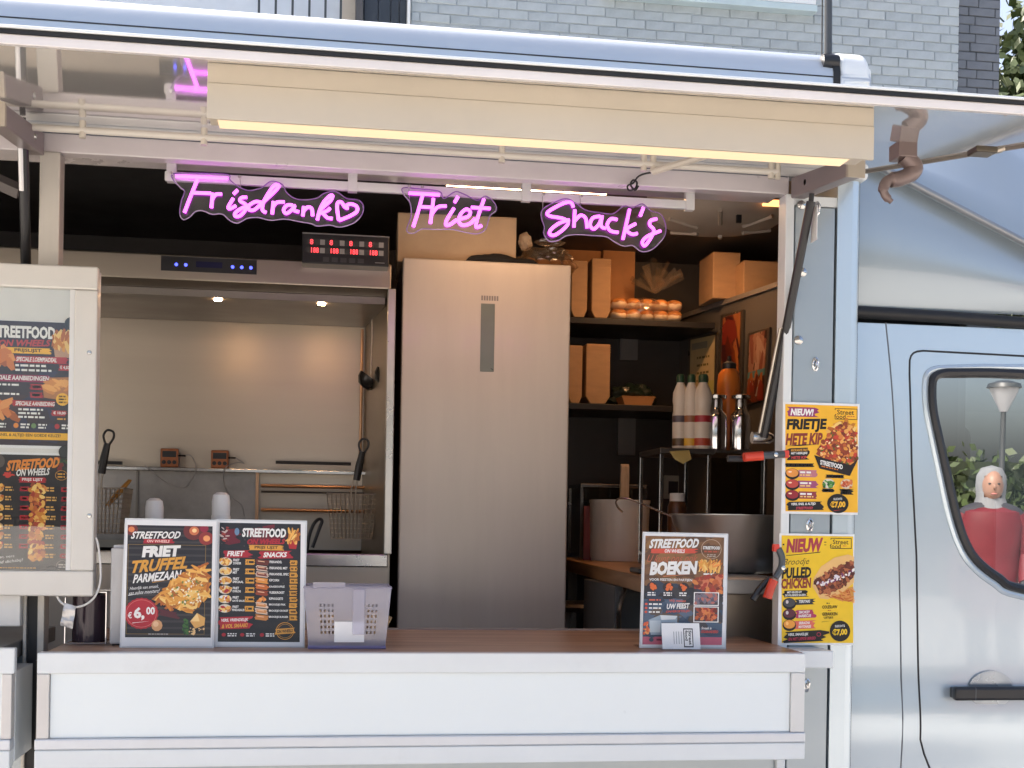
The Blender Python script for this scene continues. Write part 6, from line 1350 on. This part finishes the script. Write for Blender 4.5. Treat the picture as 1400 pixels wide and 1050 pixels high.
# price tag on its white cord from the menu case
cp_ = [(76, 812), (84, 824), (98, 830), (116, 827), (130, 815), (137, 795), (137, 770), (134, 745), (131, 735)]
t = thing('hang_tag', 'crumpled silver label hanging from a white cord under the menu case', 'tag', tuple(pt(93, 858, -.06)))
MB().tube(crom([pt(x, y, -.062) for x, y in cp_], 6), .0026, 7).build('cord', WHITEP, t, smooth=True)
q = [pt(x, y, -.066) for x, y in ((88, 824), (104, 829), (99, 860), (82, 855))]
tg = MB(); n_ = 6
for i in range(n_+1):
    for k in range(4):
        u, v = k/3, i/n_; p = q[0].lerp(q[1], u).lerp(q[3].lerp(q[2], u), v); tg.v.append((p.x, p.y+.003*math.sin(i*2.1+k), p.z))
tg.f = [(i*4+k, i*4+k+1, (i+1)*4+k+1, (i+1)*4+k) for i in range(n_) for k in range(3)]
tg.build('label', mat('foil_label', (.62, .60, .58), .3, .4, var=.2, vscale=60), t, smooth=True)
# plastic basket with wooden forks
bx0, bx1 = pt(416, 795, -.115).x, pt(535, 795, -.115).x; bzt = pt(475, 803, -.115).z; bw_ = bx1-bx0; cx_ = (bx0+bx1)/2; by0, by1 = -.125, .02
t = thing('fork_basket', 'clear lilac plastic basket of wooden forks on the counter', 'basket', (cx_, -.05, CZ))
def bring(q, inset=0.):
    k = .88+.12*q; d_ = (by1-by0)/2; yc = (by0+by1)/2; hx, hy_ = bw_/2*k-inset, d_*k-inset
    return [(cx_-hx, yc-hy_), (cx_+hx, yc-hy_), (cx_+hx, yc+hy_), (cx_-hx, yc+hy_)]
hb2 = bzt-CZ
sh = MB()
def panel(s0, s1, cols_, rows_, cut):
    """one basket wall as a grid with real square holes"""
    for i in range(cols_):
        for k in range(rows_):
            if cut(i, k): continue
            q0, q1 = k/rows_, (k+1)/rows_; a0, a1 = i/cols_, (i+1)/cols_
            P4 = []
            for (a, q) in ((a0, q0), (a1, q0), (a1, q1), (a0, q1)):
                r4 = bring(q); x = r4[s0][0]+(r4[s1][0]-r4[s0][0])*a; y = r4[s0][1]+(r4[s1][1]-r4[s0][1])*a; P4.append((x, y, CZ+.004+q*(hb2-.004)))
            sh.add(P4, [(0, 1, 2, 3)])
cutf = lambda i, k: (i % 2 == 1) and (k % 2 == 1) and (5 <= k <= 15) and (5 < i < 15 or 27 < i < 37)
cuts = lambda i, k: (i % 2 == 1) and (k % 2 == 1) and (5 <= k <= 15) and 5 < i < 25
panel(0, 1, 42, 22, cutf); panel(1, 2, 30, 22, cuts); panel(2, 3, 42, 22, cutf); panel(3, 0, 30, 22, cuts)
r4 = bring(0); sh.add([(x, y, CZ+.004) for x, y in r4], [(0, 1, 2, 3)])
so_ = sh.build('shell', FROST, t)
sm_ = so_.modifiers.new('solid', 'SOLIDIFY'); sm_.thickness = .0015
MB().tube([(x, y, CZ+hb2) for x, y in bring(1)], .0035, 6, closed=True).build('rim', FROST, t, smooth=True)
MB().tube([(x, y, CZ+.0045) for x, y in bring(0)], .0042, 6, closed=True).build('base_rim', clear('lilac_plastic', (.7, .7, .9), .08, .2, .5, (.45, .42, .72)), t, smooth=True)
yc = by0
MB().pbox(482, 806, 499, 868, yc-.006, yc-.002).build('handle_slot', FROST, t, bevel=.003)
MB().pbox(457, 850, 498, 878, yc+.0045, yc+.006).build('paper_label', PAPER, t); MB().pbox(428, 796, 472, 803, yc-.004, yc+.002).build('rim_label', FROST, t)
WOODF = mat('fork_birch', (.60, .42, .22), .6, var=.15, vscale=40)
fk = MB().box(-.006, .006, -.0008, .0008, 0, .07).box(-.008, .008, -.0008, .0008, .07, .09)
for k in (-1, 0, 1): fk.box(k*.006-.0018, k*.006+.0018, -.0008, .0008, .09, .108)
fme = fk.build('wooden_fork', WOODF); f0 = fme.data; bpy.data.objects.remove(fme)
for k in range(60):
    o = bpy.data.objects.new('wooden_fork', f0); col.objects.link(o)
    left = k < 26; xx = cx_+(random.uniform(-.085, -.02) if left else random.uniform(.025, .085)); yy = random.uniform(by0+.03, by1-.02)
    o.location = (xx, yy, CZ+.010+random.uniform(0, .022)); lean = .55
    o.rotation_euler = (random.uniform(-lean, lean)*.6, random.uniform(-.9, .9)*(.9 if left else .5), random.uniform(0, 3.14)); o.scale = (.8, .8, .62)
    tag(o, 'small pale wooden fork lying in the lilac plastic basket', 'fork', 'wooden forks in the plastic basket')
# ================================================================== CLAMPS HOLDING THE POSTERS
def clamp(label, pts, Y, jaw):
    """pts: red grip polyline, black arm polyline (photo pixels)"""
    g_, k_2, r2 = pts
    t = thing('spring_clamp', label, 'clamp', tuple(pt(*g_[-1], Y)), 0, 'red and black clamps at the posters')
    MB().tube(crom([pt(x, y, Y) for x, y in g_], 5), .0125, 10).build('grip', REDP, t, smooth=True)
    MB().tube(crom([pt(x, y, Y-.004) for x, y in k_2], 5), .0095, 8).build('arm', mat('clamp_grey', (.07, .08, .09), .35), t, smooth=True)
    MB().tube(crom([pt(x, y, Y+.02) for x, y in r2], 5), .009, 8).build('lower_arm', BLACKP, t, smooth=True)
    p = pt(*jaw, Y); MB().box(p.x-.008, p.x+.008, Y-.008, Y+.012, p.z-.010, p.z+.010).build('jaw', mat('jaw_red', (.75, .06, .04), .4), t, bevel=.003)
    q = pt(*k_2[1], Y); MB().lathe([(.006, -.002), (.006, .004), (0, .005)], (q.x, Y-.013, q.z), 10, 1, 1, 'y').build('pivot', STEEL2, t, smooth=True)
clamp('red and black spring clamp lying level at the FRIETJE poster', ([(1017, 625), (1030, 624), (1043, 623)], [(1043, 623), (1058, 622), (1072, 621)], [(995, 627), (1010, 627), (1030, 626)]), -.035, (1074, 621))
clamp('red and black spring clamp hanging at the PULLED CHICKEN poster', ([(1049, 818), (1053, 805), (1058, 793)], [(1060, 790), (1068, 776), (1069, 762), (1064, 750)], [(1029, 820), (1038, 806), (1052, 790)]), -.035, (1061, 749))
